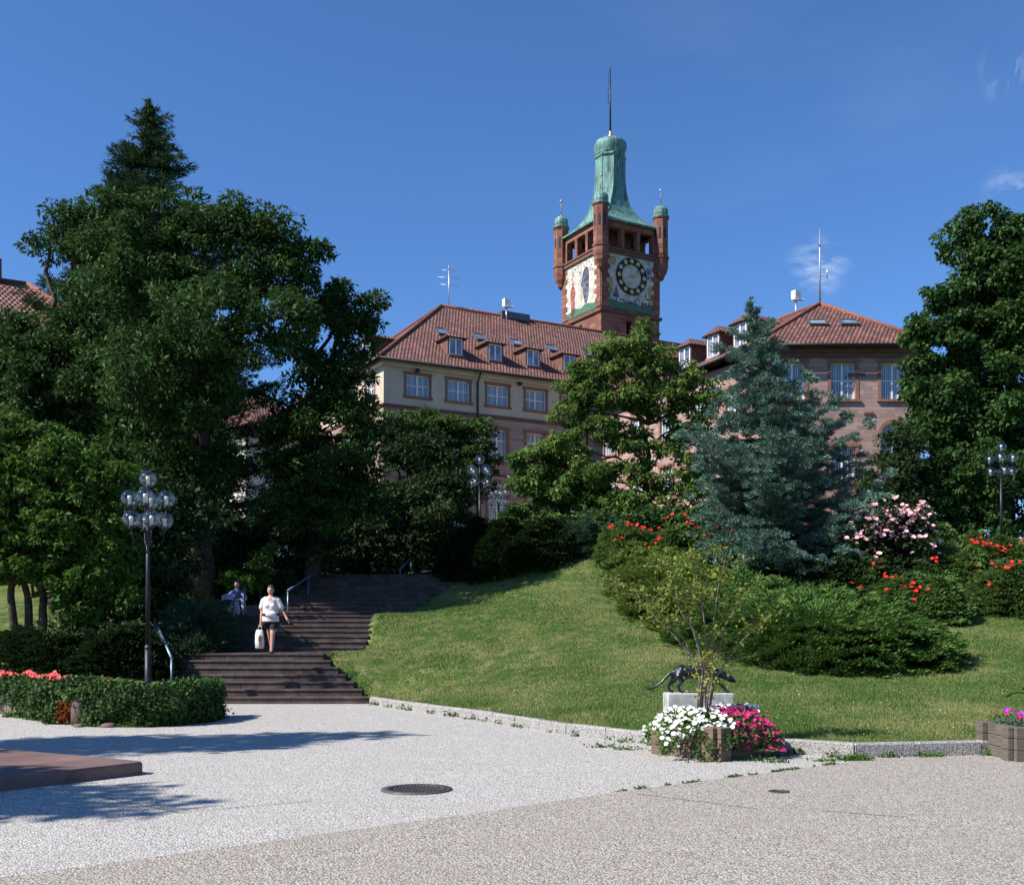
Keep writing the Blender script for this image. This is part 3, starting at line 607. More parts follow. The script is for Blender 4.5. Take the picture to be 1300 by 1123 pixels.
# mosaic panels
def flat(mb, o, ax, n, poly, d, th=.012):
    fr = [o+ax*s+Z*z+n*(d+th) for s, z in poly]; bk = [o+ax*s+Z*z+n*(d) for s, z in poly]
    if (fr[1]-fr[0]).cross(fr[2]-fr[1]).dot(n) < 0: fr.reverse(); bk.reverse()
    mb.face(fr)
    for i in range(len(fr)): j = (i+1) % len(fr); mb.face([bk[i], bk[j], fr[j], fr[i]])
def circ(cx, cz, r, n=24, r2=None): return [(cx+r*math.cos(2*math.pi*i/n), cz+(r2 or r)*math.sin(2*math.pi*i/n)) for i in range(n)]
def tri(mb, *args): flat(mb, *args)
for fi, nm in ((0, 'clock mosaic panel with white sky, gold sun, blue moon and green ground'), (3, 'white mosaic panel with one red and one dark standing figure')):
    o, ax, n = faces[fi]; b = MB(); b.box(o+ax*.5+Z*(ZP0+.05)+n*.003, ax*(a-1.0), n*.03, Z*(ZL-ZP0-.07)); pn = b.build('mosaic_panel', 'mosaic', TW, nm)
    g = MB(); z0 = ZP0+.06
    top = [(a-.56-s*(a-1.12)/12, z0+.62+.12*math.sin(s*1.3+fi)+random.uniform(-.04, .04)) for s in range(13)]
    # strips keep the polygon simple
    for (s1_, z1_), (s2_, z2_) in zip(top, top[1:]): flat(g, o, ax, n, [(s1_, z0), (s1_, z1_), (s2_, z2_), (s2_, z0)], .034)
    g.build('green_ground', 'mosaic_green', pn)
    if fi == 0:
        g = MB(); flat(g, o, ax, n, circ(1.15, 32.75, .36), .034); flat(g, o, ax, n, [(.75, 30.2), (.75, 31.35), (1.15, 31.35), (1.15, 30.2)], .034); flat(g, o, ax, n, [(5.0, 29.7), (4.75, 30.9), (5.1, 31.2), (5.4, 29.7)], .034)
        for k in range(14): flat(g, o, ax, n, circ(random.uniform(1.7, 5.2), 32.95+random.uniform(-.12, .22), random.uniform(.04, .1), 8), .034)
        g.build('gold_inlay', 'mosaic_ochre', pn)
        g = MB(); flat(g, o, ax, n, circ(4.85, 32.35, .28, 20, .34), .034); g.build('blue_inlay', 'mosaic_blue', pn)
        g = MB(); flat(g, o, ax, n, [(1.15, 29.7), (1.5, 30.75), (1.85, 29.7)], .034); flat(g, o, ax, n, [(1.45, 29.4), (1.45, 29.7), (1.56, 29.7), (1.56, 29.4)], .034)
        g.build('tree_inlay', 'mosaic_dark', pn)
        for k in range(60):
            g = MB(); s = random.choice((random.uniform(.6, 1.1), random.uniform(3.4, 5.5), random.uniform(1.9, 5.4))); flat(g, o, ax, n, circ(s, random.uniform(29.35, 30.3 if s < 1.1 or s > 3.6 else 29.75), random.uniform(.03, .1), 7), .035+.001*(k % 9)); g.build('dark_inlay', 'mosaic_dark' if k % 3 else 'mosaic_green', pn)
        for k in range(16): g = MB(); s = random.uniform(.8, 5.3); flat(g, o, ax, n, circ(s, random.uniform(31.7, 33.1) if s < 1.5 or s > 4.6 else random.uniform(29.3, 29.6), random.uniform(.04, .13), 8), .050+.001*(k % 5)); g.build('brown_inlay', 'mosaic_brown', pn)
    else:
        # s runs from the left edge (a) to the near corner (0): the far corner is the origin here
        g = MB(); cx = 1.75; outl = [(-.28, 29.35), (-.1, 29.1), (.2, 29.15), (.34, 29.6), (.3, 30.6), (.42, 31.2), (.3, 31.6), (.12, 31.75), (.1, 32.1), (-.12, 32.1), (-.14, 31.75), (-.35, 31.5), (-.4, 31.0), (-.26, 30.5)]
        flat(g, o, ax, n, [(cx+x, z-.25) for x, z in outl], .034); g.build('red_figure', 'mosaic_red', pn)
        g = MB(); cx = 3.75; outl = [(-.1, 29.7), (.12, 29.5), (.42, 30.0), (.5, 30.8), (.55, 31.7), (.5, 32.3), (.25, 32.65), (-.12, 32.6), (-.4, 32.3), (-.55, 31.7), (-.75, 31.2), (-.5, 31.1), (-.4, 30.6)]
        flat(g, o, ax, n, [(cx+x, z) for x, z in outl], .034); g.build('dark_figure', 'mosaic_dark', pn)
        g = MB(); flat(g, o, ax, n, [(3.02, 29.5), (3.02, 33.2), (3.06, 33.2), (3.06, 29.5)], .034); flat(g, o, ax, n, [(2.7, 29.5), (2.7, 31.6), (2.73, 31.6), (2.73, 29.5)], .034)
        for k in range(46): flat(g, o, ax, n, circ(random.uniform(.8, 5.3), random.uniform(32.1, 33.2), random.uniform(.03, .1), 6, random.uniform(.02, .05)), .048+.0012*(k % 12))
        g.build('scroll_inlay', 'mosaic_brown', pn)
# clock
o, ax, n = faces[0]; cc = o+ax*3.03+Z*31.65; ck = MB(); R1, R2 = 1.55, 1.03
def ring(mb, r0, r1, d0, d1, k=48):
    rows = [[cc+(ax*math.cos(2*math.pi*i/k)+Z*math.sin(2*math.pi*i/k))*r+n*d for i in range(k)] for r, d in ((r0, d0), (r0, d1), (r1, d1), (r1, d0))]; mb.grid(rows+[rows[0]], 0, True, False, False)
ring(ck, R2, R1, .03, .15); ring(ck, R1-.05, R1, .12, .19); ring(ck, R2, R2+.05, .12, .19); clock = ck.build('clock', 'ring_black', TW, 'round clock with a black ring carrying twelve gold discs')
g = MB()
for k in range(12):
    g = MB(); t_ = 2*math.pi*k/12; p = cc+(ax*math.cos(t_)+Z*math.sin(t_))*(R1+R2)/2; rows = [[p+(ax*math.cos(2*math.pi*i/14)+Z*math.sin(2*math.pi*i/14))*r+n*d for i in range(14)] for r, d in ((.19, .13), (.19, .17), (.15, .185))]; g.grid(rows, 0, True, False); g.build('hour_disc', 'gold', clock)
g = MB(); k = 40; rows = [[cc+(ax*math.cos(2*math.pi*i/k)+Z*math.sin(2*math.pi*i/k))*r+n*d for i in range(k)] for r, d in ((R2, .045), (R2, .06), (.3, .06))]; g.grid(rows, 0, True, False); g.build('dial', 'mosaic', clock)
def hand(nm, ang, L, w):
    g = MB(); d = ax*math.sin(ang)+Z*math.cos(ang); q = d.cross(n).normalized(); p = cc+n*.1; g.grid([[p-d*.25+q*w, p+d*L*.8+q*w*1.6, p+d*L, p+d*L*.8-q*w*1.6, p-d*.25-q*w], [x+n*.04 for x in [p-d*.25+q*w, p+d*L*.8+q*w*1.6, p+d*L, p+d*L*.8-q*w*1.6, p-d*.25-q*w]]], 0, True, False); g.build(nm, 'gold', clock)
hand('hour_hand', math.radians(78), .62, .05); hand('minute_hand', math.radians(248), .9, .035)
# corner turrets
for i, (o, _, _) in enumerate(faces):
    ctr = T+U*a/2+W*a/2; q = V((o.x, o.y, 0)); q = q+(q-ctr).normalized()*.12; rot = math.atan2(.492, .8705)+math.pi/8
    if i == 2: pass
    b = MB(); r = .66
    b.lathe(q, [(.12, 31.75), (.3, 31.95), (.34, 32.15), (.55, 32.5), (.6, 32.75), (r, 32.95), (r, 33.6), (r+.08, 33.62), (r+.08, 33.78), (r-.02, 33.8), (r-.02, 37.0), (r+.06, 37.05), (r+.06, 37.2)], 8, 0, rot, False); tr_ = b.build('turret', 'tower_stone', TW)
    b = MB()
    for k in range(8):
        an = rot+math.pi/8+k*math.pi/4; d = V((math.cos(an), math.sin(an), 0)); e_ = V((-d.y, d.x, 0)); b.box(q+d*((r-.02)*math.cos(math.pi/8)+.001)-e_*.09+Z*35.3, e_*.18, d*.012, Z*.95)
    b.build('slit_opening', 'ring_black', tr_)
    b = MB(); b.lathe(q, [(r+.08, 37.15), (r+.08, 37.26), (r-.08, 37.28), (r-.02, 37.55), (r-.04, 37.85), (r-.2, 38.08), (.14, 38.2), (.05, 38.35)], 16, 0, rot, False); b.build('turret_cap', 'copper', tr_)
    b = MB(); b.lathe(q, [(.05, 38.4), (.035, 39.2), (.03, 39.45), (.08, 39.5), (.11, 39.58), (.07, 39.66), (.01, 39.7)], 10); b.build('finial', 'gold' if i != 1 else 'grey_metal', tr_)
# copper spire: flared square base turning into an octagonal shaft
ctr = T+U*a/2+W*a/2; ang0 = math.atan2(.492, .8705)
def sq_oct(r, k, z):       # k=0 square (half side r), k=1 regular octagon (apothem r)
    pts = []
    for j in range(8):
        an = ang0+math.pi/8+j*math.pi/4; oc = V((math.cos(an), math.sin(an), 0))*(r/math.cos(math.pi/8))
        q = ang0+math.pi/4+(j//2)*math.pi/2; cs = V((math.cos(q), math.sin(q), 0))*r*math.sqrt(2); mdir = V((math.cos(an), math.sin(an), 0))
        s_ = cs*.97+oc*.03 if True else cs
        pts.append(V((ctr.x, ctr.y, z))+s_*(1-k)+oc*k)
    return pts
prof = [(3.3, 0, 36.05), (3.3, 0, 36.2), (2.75, .05, 36.5), (2.2, .15, 36.95), (1.82, .3, 37.5), (1.55, .5, 38.2), (1.36, .75, 39.1), (1.26, .95, 40.1), (1.21, 1, 41.2), (1.19, 1, 42.75)]
b = MB(); rows = [sq_oct(r, k, z) for r, k, z in prof]; b.grid(rows, 0, True, False); sp = b.build('spire', 'copper', TW)
b = MB()
for j in range(8): b.tube([rw[j]*1+V((0, 0, .02)) for rw in rows[1:]], .05, 5)
for j in range(8):
    b.tube([(rw[j]+rw[(j+1) % 8])*.5 for rw in rows[5:]], .03, 5)
b.build('standing_seams', 'copper', sp)
b = MB(); rt = ang0+math.pi/8; cz = V((ctr.x, ctr.y, 0)); b.lathe(cz, [(1.28, 42.6), (1.42, 42.75), (1.42, 42.9), (1.28, 42.98)], 8, 0, rt, False)
rows = []
for z, r in ((42.97, 1.22), (43.1, 1.22), (43.3, 1.28), (43.55, 1.35), (43.8, 1.38), (44.02, 1.35), (44.2, 1.24), (44.34, 1.03), (44.45, .75), (44.52, .42), (44.56, .1)):
    rows.append([V((ctr.x+r*(1+.05*abs(math.sin(an*4)))*math.cos(rt+an), ctr.y+r*(1+.05*abs(math.sin(an*4)))*math.sin(rt+an), z)) for an in [2*math.pi*j/48 for j in range(48)]])
b.grid(rows, 0, True, True); b.build('onion_cap', 'copper', TW)
b = MB(); b.lathe((ctr.x, ctr.y, 0), [(.3, 44.5), (.16, 44.62), (.2, 44.8), (.08, 44.95), (.12, 45.1), (.04, 45.3)], 10); b.build('spire_finial', 'gold', TW)
b = MB(); b.tube([(ctr.x, ctr.y, 45.2), (ctr.x, ctr.y, 47.6), (ctr.x, ctr.y, 50.7)], [.085, .07, .05], 6); b.tube([(ctr.x-.18, ctr.y, 47.6), (ctr.x-.18, ctr.y, 50.5)], .022, 5)
for z in (47.6, 48.3, 49.5): b.tube([(ctr.x-.18, ctr.y, z), (ctr.x, ctr.y, z)], .03, 5)
b.build('antenna_mast', 'dark_metal', TW)
# ---------------------------------------------------------------- organic bodies: tapered limbs merged into one skin
def body(name, parts, vox, mat, parent=None, smooth=4, label=None):
    b = MB()
    for p in parts:
        if p[0] == 'e':                                   # ellipsoid: centre, radii
            c, r = V(p[1]), p[2]; nr = 10
            b.grid([[c+V((r[0]*math.sin(t)*math.cos(f_), r[1]*math.sin(t)*math.sin(f_), r[2]*math.cos(t))) for f_ in [2*math.pi*j/16 for j in range(16)]] for t in [math.pi*(.02+.96*i/nr) for i in range(nr+1)]])
        elif p[0] == 'x':                                 # stacked ellipses with flat ends: (z, rx, ry, cx, cy)
            b.grid([[V((cx+rx*math.cos(f_), cy+ry*math.sin(f_), z)) for f_ in [2*math.pi*j/20 for j in range(20)]] for z, rx, ry, cx, cy in p[1]])
        else:                                             # limb through points with radii
            pts, rad = [V(q) for q in p[1]], list(p[2])
            d0 = (pts[0]-pts[1]).normalized(); d1 = (pts[-1]-pts[-2]).normalized()
            pts = [pts[0]+d0*rad[0]*.8]+pts+[pts[-1]+d1*rad[-1]*.8]; rad = [rad[0]*.35]+rad+[rad[-1]*.35]; b.tube(pts, rad, 12)
    me = bpy.data.meshes.new('tmp'); me.from_pydata([tuple(v) for v in b.v], [], b.f); o = bpy.data.objects.new('tmp', me); C.objects.link(o)
    m = o.modifiers.new('r', 'REMESH'); m.mode = 'VOXEL'; m.voxel_size = vox; s = o.modifiers.new('s', 'SMOOTH'); s.iterations = smooth; s.factor = .5
    dg = bpy.context.evaluated_depsgraph_get(); nm = bpy.data.meshes.new_from_object(o.evaluated_get(dg)); bpy.data.objects.remove(o); bpy.data.meshes.remove(me)
    nm.name = name; nm.materials.clear(); nm.materials.append(M(mat)); off = wl(parent) if parent else V((0, 0, 0))
    for p in nm.polygons: p.use_smooth = True; p.material_index = 0
    if parent: nm.transform(Matrix.Translation(-off))
    r = bpy.data.objects.new(name, nm); C.objects.link(r)
    if parent: r.parent = parent
    if label: r['label'] = label
    return r
def hand_parts(p, d, side, s=1., curl=.5):
    """palm plus five fingers; p wrist, d hand direction, side = thumb direction"""
    p, d, side = V(p), V(d).normalized(), V(side).normalized(); n = d.cross(side); out = [('t', [p, p+d*.045*s, p+d*.085*s], [.024*s, .03*s, .028*s])]
    for k, L in zip((-1.5, -.5, .5, 1.5), (.06, .075, .08, .07)):
        q = p+d*.085*s+side*k*.017*s; a_ = q+d*L*.5*s; c_ = a_+(d*(1-curl)+n*curl).normalized()*L*.55*s; out.append(('t', [q, a_, c_], [.009*s, .0085*s, .007*s]))
    q = p+d*.03*s+side*.02*s; out.append(('t', [q, q+(d+side).normalized()*.04*s, q+(d*1.6+side).normalized()*.07*s], [.012*s, .01*s, .008*s])); return out

# woman coming down the steps (faces the camera: -y)
PX, PY_, PZ = -6.13, 27.42, 1.12
WO = thing('person', (PX, PY_, PZ), 'person in loose pale pink t-shirt and black shorts walking down the steps', 'person')
def w(x, y, z): return V((PX+x, PY_+y, PZ+z))
skin = [('e', w(0, -.02, 1.60), (.075, .095, .115)), ('e', w(0, -.105, 1.585), (.016, .025, .022)), ('e', w(0, -.085, 1.53), (.035, .03, .025)), ('e', w(-.076, .0, 1.595), (.012, .02, .03)), ('e', w(.076, .0, 1.595), (.012, .02, .03)),
  ('t', [w(0, .01, 1.52), w(0, .01, 1.40)], [.05, .062]), ('t', [w(0, 0, 1.38), w(0, .01, 1.2), w(0, .02, 1.0), w(0, .02, .9)], [.13, .14, .145, .15]), ('t', [w(-.13, 0, 1.36), w(.13, 0, 1.36)], [.07, .07]),
  ('t', [w(-.17, 0, 1.36), w(-.225, .02, 1.08), w(-.235, -.05, .84)], [.055, .044, .03]), ('t', [w(.17, 0, 1.36), w(.27, .03, 1.10), w(.40, -.04, .92)], [.055, .044, .03]),
  ('t', [w(-.07, .02, .88), w(-.06, .14, .50), w(-.05, .30, .16)], [.10, .06, .04]), ('t', [w(-.05, .30, .13), w(-.05, .22, .055)], [.04, .03]),
  ('t', [w(.08, 0, .88), w(.075, -.13, .48), w(.06, -.16, .10)], [.10, .062, .04]), ('t', [w(.06, -.15, .06), w(.06, -.29, .035)], [.036, .027])]
skin += hand_parts(w(-.235, -.05, .83), (0, -.05, -1), (1, 0, 0), 1.1, .6)+hand_parts(w(.405, -.045, .91), (.5, -.1, -.8), (-.3, -1, 0), 1.1, .3)
body('body', skin, .0095, 'skin', WO, 3)
body('hair', [('e', w(0, .015, 1.645), (.088, .1, .095)), ('e', w(-.055, .03, 1.6), (.035, .06, .07)), ('e', w(.055, .03, 1.6), (.035, .06, .07)), ('e', w(0, -.055, 1.69), (.06, .05, .03))], .011, 'hair', WO, 3)
b = MB()
for sx in (-.03, .03): b.lathe(w(sx, -.112, 1.605), [(.009, -.005), (.012, 0), (.009, .005)], 8)
b.build('eyes', 'ring_black', WO); b = MB(); b.box(w(-.026, -.122, 1.533), (.052, 0, 0), (0, .02, 0), (0, 0, .011)); b.build('mouth', 'mosaic_red', WO)
body('shirt', [('x', [(PZ+zz, rx, ry, PX, PY_-.005) for zz, rx, ry in ((1.44, .07, .06), (1.42, .13, .09), (1.36, .185, .12), (1.2, .195, .145), (1.0, .205, .155), (.80, .222, .165))]), ('t', [w(-.15, 0, 1.37), w(.15, 0, 1.37)], [.075, .075]),
  ('t', [w(-.17, 0, 1.36), w(-.23, .01, 1.15)], [.075, .08]), ('t', [w(.17, 0, 1.36), w(.265, .01, 1.16)], [.075, .08]), ('e', w(-.07, -.12, 1.2), (.07, .05, .06)), ('e', w(.07, -.12, 1.2), (.07, .05, .06))], .014, 'shirt', WO, 4)
body('shorts', [('x', [(PZ+.95, .17, .13, PX, PY_+.01), (PZ+.78, .19, .145, PX, PY_+.01), (PZ+.74, .185, .14, PX, PY_+.01)]), ('x', [(PZ+.8, .10, .12, PX-.085, PY_+.04), (PZ+.62, .098, .105, PX-.075, PY_+.10)]), ('x', [(PZ+.8, .10, .12, PX+.088, PY_), (PZ+.62, .098, .105, PX+.085, PY_-.09)])], .013, 'black_cloth', WO, 3)
for x, y, z, k in ((.06, -.2, 0, 0), (-.05, .25, .03, .35)):
    b = MB(); b.grid([[w(x+dx*sc, y+dy*sc, z+zz) for dx, dy in [(-.04, .11), (-.05, 0), (-.04, -.1), (0, -.14), (.04, -.1), (.05, 0), (.04, .11)]] for sc, zz in ((.95, 0), (1, .03), (.8, .055))], 0, True, True); b.build('shoe', 'shoe', WO)
b = MB(); b.lathe(w(0, 0, .955), [(.207, 0), (.214, .01), (.214, .05), (.207, .06)], 24, 0, 0, True, 1.0, .98); WB = b.build('belt_strap', 'black_cloth', WO)
body('belt_bag', [('e', w(.06, -.24, .99), (.15, .07, .09)), ('e', w(.07, -.23, .94), (.13, .06, .06))], .014, 'white_cloth', WO, 3)
BG = thing('carrier_bag', w(-.25, -.05, .12), 'white carrier bag with brown print in the hand of the walking person', 'bag')
b = MB(); rows = []
for z, sx, sy in ((0.12, .08, .06), (.14, .105, .08), (.3, .118, .08), (.5, .105, .045), (.58, .085, .022), (.6, .075, .015)):
    rows.append([w(-.27+sx*math.cos(t)*(1+.08*math.sin(3*t+z*20)), -.05+sy*math.sin(t)*(1+.12*math.sin(2*t+z*9)), z) for t in [2*math.pi*i/20 for i in range(20)]])
b.grid(rows, 0, True, True); bg = b.build('bag_body', 'white_cloth', BG)
b = MB(); b.tube([w(-.31, -.05, .585), w(-.285, -.055, .70), w(-.245, -.06, .755), w(-.235, -.06, .755), w(-.215, -.055, .70), w(-.22, -.05, .585)], .011, 6); b.build('handle', 'white_cloth', BG)
b = MB(); g = [(math.cos(t)*.05*(1+.3*math.sin(5*t)), math.sin(t)*.15*(1+.15*math.sin(3*t))) for t in [2*math.pi*i/14 for i in range(14)]]; b.face([w(-.235+x*.9, -.134, .33+z) for x, z in g][::1]); 
b.build('print', 'mosaic_brown', bg)
# person seated beside the upper flight
SX, SY = -8.28, 32.6; SZ = 2.135
SP = thing('person', (SX, SY, SZ), 'dark-haired person in blue and white sitting bent forward behind the handrail', 'person')
def s_(x, y, z): return V((SX+x, SY+y, SZ+z))
body('body', [('e', s_(.02, -.16, .96), (.08, .09, .11)), ('t', [s_(0, -.1, .86), s_(-.02, -.04, .76)], [.045, .06]), ('t', [s_(-.02, 0, .72), s_(-.05, .1, .5)], [.12, .13]),
  ('t', [s_(-.18, -.02, .7), s_(-.35, -.15, .52), s_(-.2, -.35, .5)], [.05, .04, .028]), ('t', [s_(.15, -.02, .7), s_(.28, -.15, .5), s_(.1, -.36, .48)], [.05, .04, .028]),
  ('t', [s_(-.08, .1, .45), s_(0, -.3, .46), s_(.1, -.3, .08)], [.09, .065, .045]), ('t', [s_(.08, .1, .45), s_(.22, -.28, .46), s_(.26, -.3, .08)], [.09, .065, .045])]
  +hand_parts(s_(-.2, -.35, .5), (1, -.2, 0), (0, 0, 1), 1, .5)+hand_parts(s_(.1, -.36, .48), (-1, -.2, 0), (0, 0, 1), 1, .5), .011, 'skin', SP, 3)
body('hair', [('e', s_(.02, -.13, 1.0), (.1, .105, .11)), ('e', s_(-.03, -.1, .93), (.07, .07, .09))], .012, 'ring_black', SP, 2)
body('blouse', [('t', [s_(-.02, -.02, .72), s_(-.05, .1, .48)], [.15, .16]), ('t', [s_(-.15, -.02, .71), s_(-.32, -.12, .56)], [.075, .06]), ('t', [s_(.13, -.02, .71), s_(.26, -.12, .55)], [.075, .06])], .014, 'blue_cloth', SP, 3)
body('trousers', [('t', [s_(-.1, .12, .43), s_(.08, .12, .43)], [.12, .12]), ('t', [s_(-.08, .1, .44), s_(0, -.3, .47), s_(.1, -.3, .12)], [.11, .085, .065]), ('t', [s_(.08, .1, .44), s_(.22, -.28, .47), s_(.26, -.3, .12)], [.11, .085, .065])], .013, 'pale_denim', SP, 3)
body('shoe', [('t', [s_(.1, -.28, .05), s_(.12, -.45, .04)], [.045, .04])], .012, 'white_cloth', SP, 2); body('shoe', [('t', [s_(.26, -.28, .05), s_(.3, -.45, .04)], [.045, .04])], .012, 'white_cloth', SP, 2)
b = MB(); b.box((SX-.9, SY+.0, SZ-.25), (1.5, .1, 0), (-.03, .45, 0), (0, 0, .56)); tag(b.build('stone_bench', 'red_slab', bevel=.02), 'low stone block seat under the seated person by the steps', 'bench')
NP = MB(); p = s_(-.2, -.4, .5); NP.face([p+V((-.2, -.02, -.04)), p+V((0, -.08, 0)), p+V((0, .08, .16)), p+V((-.2, .12, .13))]); NP.face([p+V((0, -.08, 0)), p+V((.19, -.0, -.03)), p+V((.19, .12, .13)), p+V((0, .08, .16))]); 
npo = NP.build('newspaper', 'pale_denim'); npo.modifiers.new('t', 'SOLIDIFY').thickness = .004; tag(npo, 'open newspaper held by the seated dark-haired person', 'newspaper')

# panther on its plinth
hx, hy = 2.94, 16.95; gz = h(hx, hy); zt = .72
b = MB(); b.box((hx-.515, hy-.2, gz-.15), (1.03, .04, 0), (-.02, .45, 0), (0, 0, zt-gz+.15)); tag(b.build('plinth', 'concrete', bevel=.012), 'weathered grey concrete plinth under the bronze panther', 'plinth')
def q_(x, y, z): return V((hx+x, hy+.02+y, zt+z))
panth = [('t', [q_(-.30, 0, .335), q_(-.12, 0, .33), q_(.08, 0, .325), q_(.24, 0, .32)], [.115, .108, .118, .112]), ('t', [q_(-.32, 0, .30), q_(-.22, 0, .31)], [.11, .11]),
  ('t', [q_(.2, 0, .33), q_(.34, 0, .30), q_(.44, -.01, .25)], [.09, .065, .055]), ('e', q_(.47, -.01, .225), (.075, .058, .055)), ('t', [q_(.5, -.01, .21), q_(.56, -.01, .185)], [.04, .03]), ('e', q_(.435, -.045, .28), (.016, .012, .022)), ('e', q_(.435, .03, .28), (.016, .012, .022)),
  ('t', [q_(-.36, 0, .35), q_(-.46, .0, .30), q_(-.60, -.01, .16), q_(-.70, -.01, .085), q_(-.77, -.01, .055), q_(-.81, -.01, .075), q_(-.80, -.01, .105)], [.035, .028, .022, .02, .018, .017, .014]),
  # hind legs: thigh, knee forward, hock back, paw
  ('t', [q_(-.33, -.06, .28), q_(-.27, -.07, .19), q_(-.34, -.07, .115), q_(-.31, -.07, .03), q_(-.26, -.07, .018)], [.075, .045, .026, .022, .022]),
  ('t', [q_(-.36, .06, .28), q_(-.40, .07, .18), q_(-.47, .07, .11), q_(-.455, .07, .03), q_(-.40, .07, .018)], [.075, .045, .026, .022, .022]),
  ('t', [q_(.2, -.06, .28), q_(.3, -.07, .17), q_(.38, -.07, .08), q_(.42, -.07, .025), q_(.46, -.07, .018)], [.06, .036, .026, .022, .022]),
  ('t', [q_(.16, .06, .28), q_(.12, .07, .16), q_(.06, .07, .06), q_(.07, .07, .02), q_(.12, .07, .018)], [.06, .034, .025, .022, .022])]
tag(body('panther_statue', panth, .011, 'bronze', None, 3), 'dark bronze prowling panther with a long curled tail on a concrete plinth', 'statue')

# ---------------------------------------------------------------- street lamps with clusters of clear globes
def make_lamp():
    r = thing('street_lamp', (0, 0, 0), 'x', 'street lamp', 'globe lamps of the park')
    b = MB(); b.tube([(0, 0, -1.2), (0, 0, .6)], .075, 12); b.tube([(0, 0, .6), (0, 0, 3.45)], [.055, .045], 12); b.tube([(0, 0, 3.4), (0, 0, 4.2)], .028, 8); b.lathe((0, 0, 0), [(.07, .55), (.085, .6), (.06, .68)], 12); b.lathe((0, 0, 0), [(.05, 3.38), (.075, 3.42), (.075, 3.5), (.03, 3.55)], 12); b.build('pole', 'dark_metal', r)
    spots = [(0, 0, 4.42, 0)]+[(.40*math.cos(math.radians(a_)), .40*math.sin(math.radians(a_)), 3.98, 1) for a_ in (10, 100, 190, 280)]+[(.37*math.cos(math.radians(a_)), .37*math.sin(math.radians(a_)), 3.50, 2) for a_ in (32, 120, 212, 300)]
    for x, y, z, k in spots:
        d = V((x, y, 0)); b = MB()
        if k: u = d.normalized(); b.tube([u*.02+Z*(z-.62 if k == 2 else z-.5), u*.2+Z*(z-.60 if k == 2 else z-.5), d*.93+Z*(z-.42), d+Z*(z-.2)], .014, 6)
        b.lathe(d+Z*z, [(.03, -.25), (.055, -.22), (.06, -.16), (.045, -.14)], 10); arm = b.build('lamp_arm', 'dark_metal', r)
        b = MB(); b.lathe(d+Z*z, [(.035, -.16), (.035, -.02), (.045, -.015), (.045, .05), (.03, .06)], 12); b.build('bulb', 'grey_metal' if 0 else 'white_paint', arm)
        b = MB(); R = .2; b.grid([[d+Z*z+V((R*math.sin(t)*math.cos(f_), R*math.sin(t)*math.sin(f_), R*math.cos(t))) for f_ in [2*math.pi*j/24 for j in range(24)]] for t in [math.pi*(.004+.88*i/16) for i in range(17)]], 0, True, True, False); b.build('globe', 'globe_glass', arm)
    return r
def copy_tree(o, parent=None):
    c = o.copy(); C.objects.link(c); c.parent = parent
    for ch in o.children: copy_tree(ch, c)
    return c
L0 = make_lamp()
LP = [(-8.23, 24.4, .70, 0, 'tallest globe street lamp in front of the dark trees at the left of the steps'), ((609-650)*43/F, 43, 1.7+(800-577)*43/F-4.62, .5, 'globe street lamp left of its twin, above the shrubs at the top of the steps'),
      ((633-650)*57/F, 57, 1.7+(800-610)*57/F-4.62, 1.1, 'smaller, more distant globe street lamp close against the sandstone building'), ((1271-650)*40/F, 40, 1.7+(800-560)*40/F-4.62, .9, 'globe street lamp at the right edge behind the red rose bushes')]
for i, (x, y, z, a_, lb) in enumerate(LP):
    o = L0 if i == 0 else copy_tree(L0)
    o.location = (x, y, z); o.rotation_euler.z = a_; o['label'] = lb

# ---------------------------------------------------------------- handrails
def rail(p0, p1, posts, lb, r=.035, ends=()):
    o = thing('handrail', (p0.x, p0.y, p0.z-1), lb, 'handrail', 'blue metal handrails of the steps'); b = MB(); b.tube([p0, p1], r, 10); b.build('rail', 'blue_metal', o)
    for k in posts: q = p0+(p1-p0)*k; b = MB(); b.tube([q, V((q.x, q.y, q.z-1.15))], r*.8, 8); b.build('post', 'blue_metal', o)
    return o
rail(at(218, 835, 24.85), at(196, 786, 28.2), (0.005, .5, .99), 'blue handrail beside the lowest flight, next to the tall lamp')
rail(at(278, 786, 29.1), at(311, 744, 31.7), (0.01, .55, .99), 'steep grey-blue handrail with sunlit top in front of the seated person')
rail(at(365, 750, 33.6), at(415, 716, 36.9), (0.01, .5, .99), 'long blue handrail in deep shade right above the walking person')
rail(at(508, 722, 40.0), at(522, 708, 41.5), (0.01, .99), 'short blue handrail high up in the shade at the top of the steps')

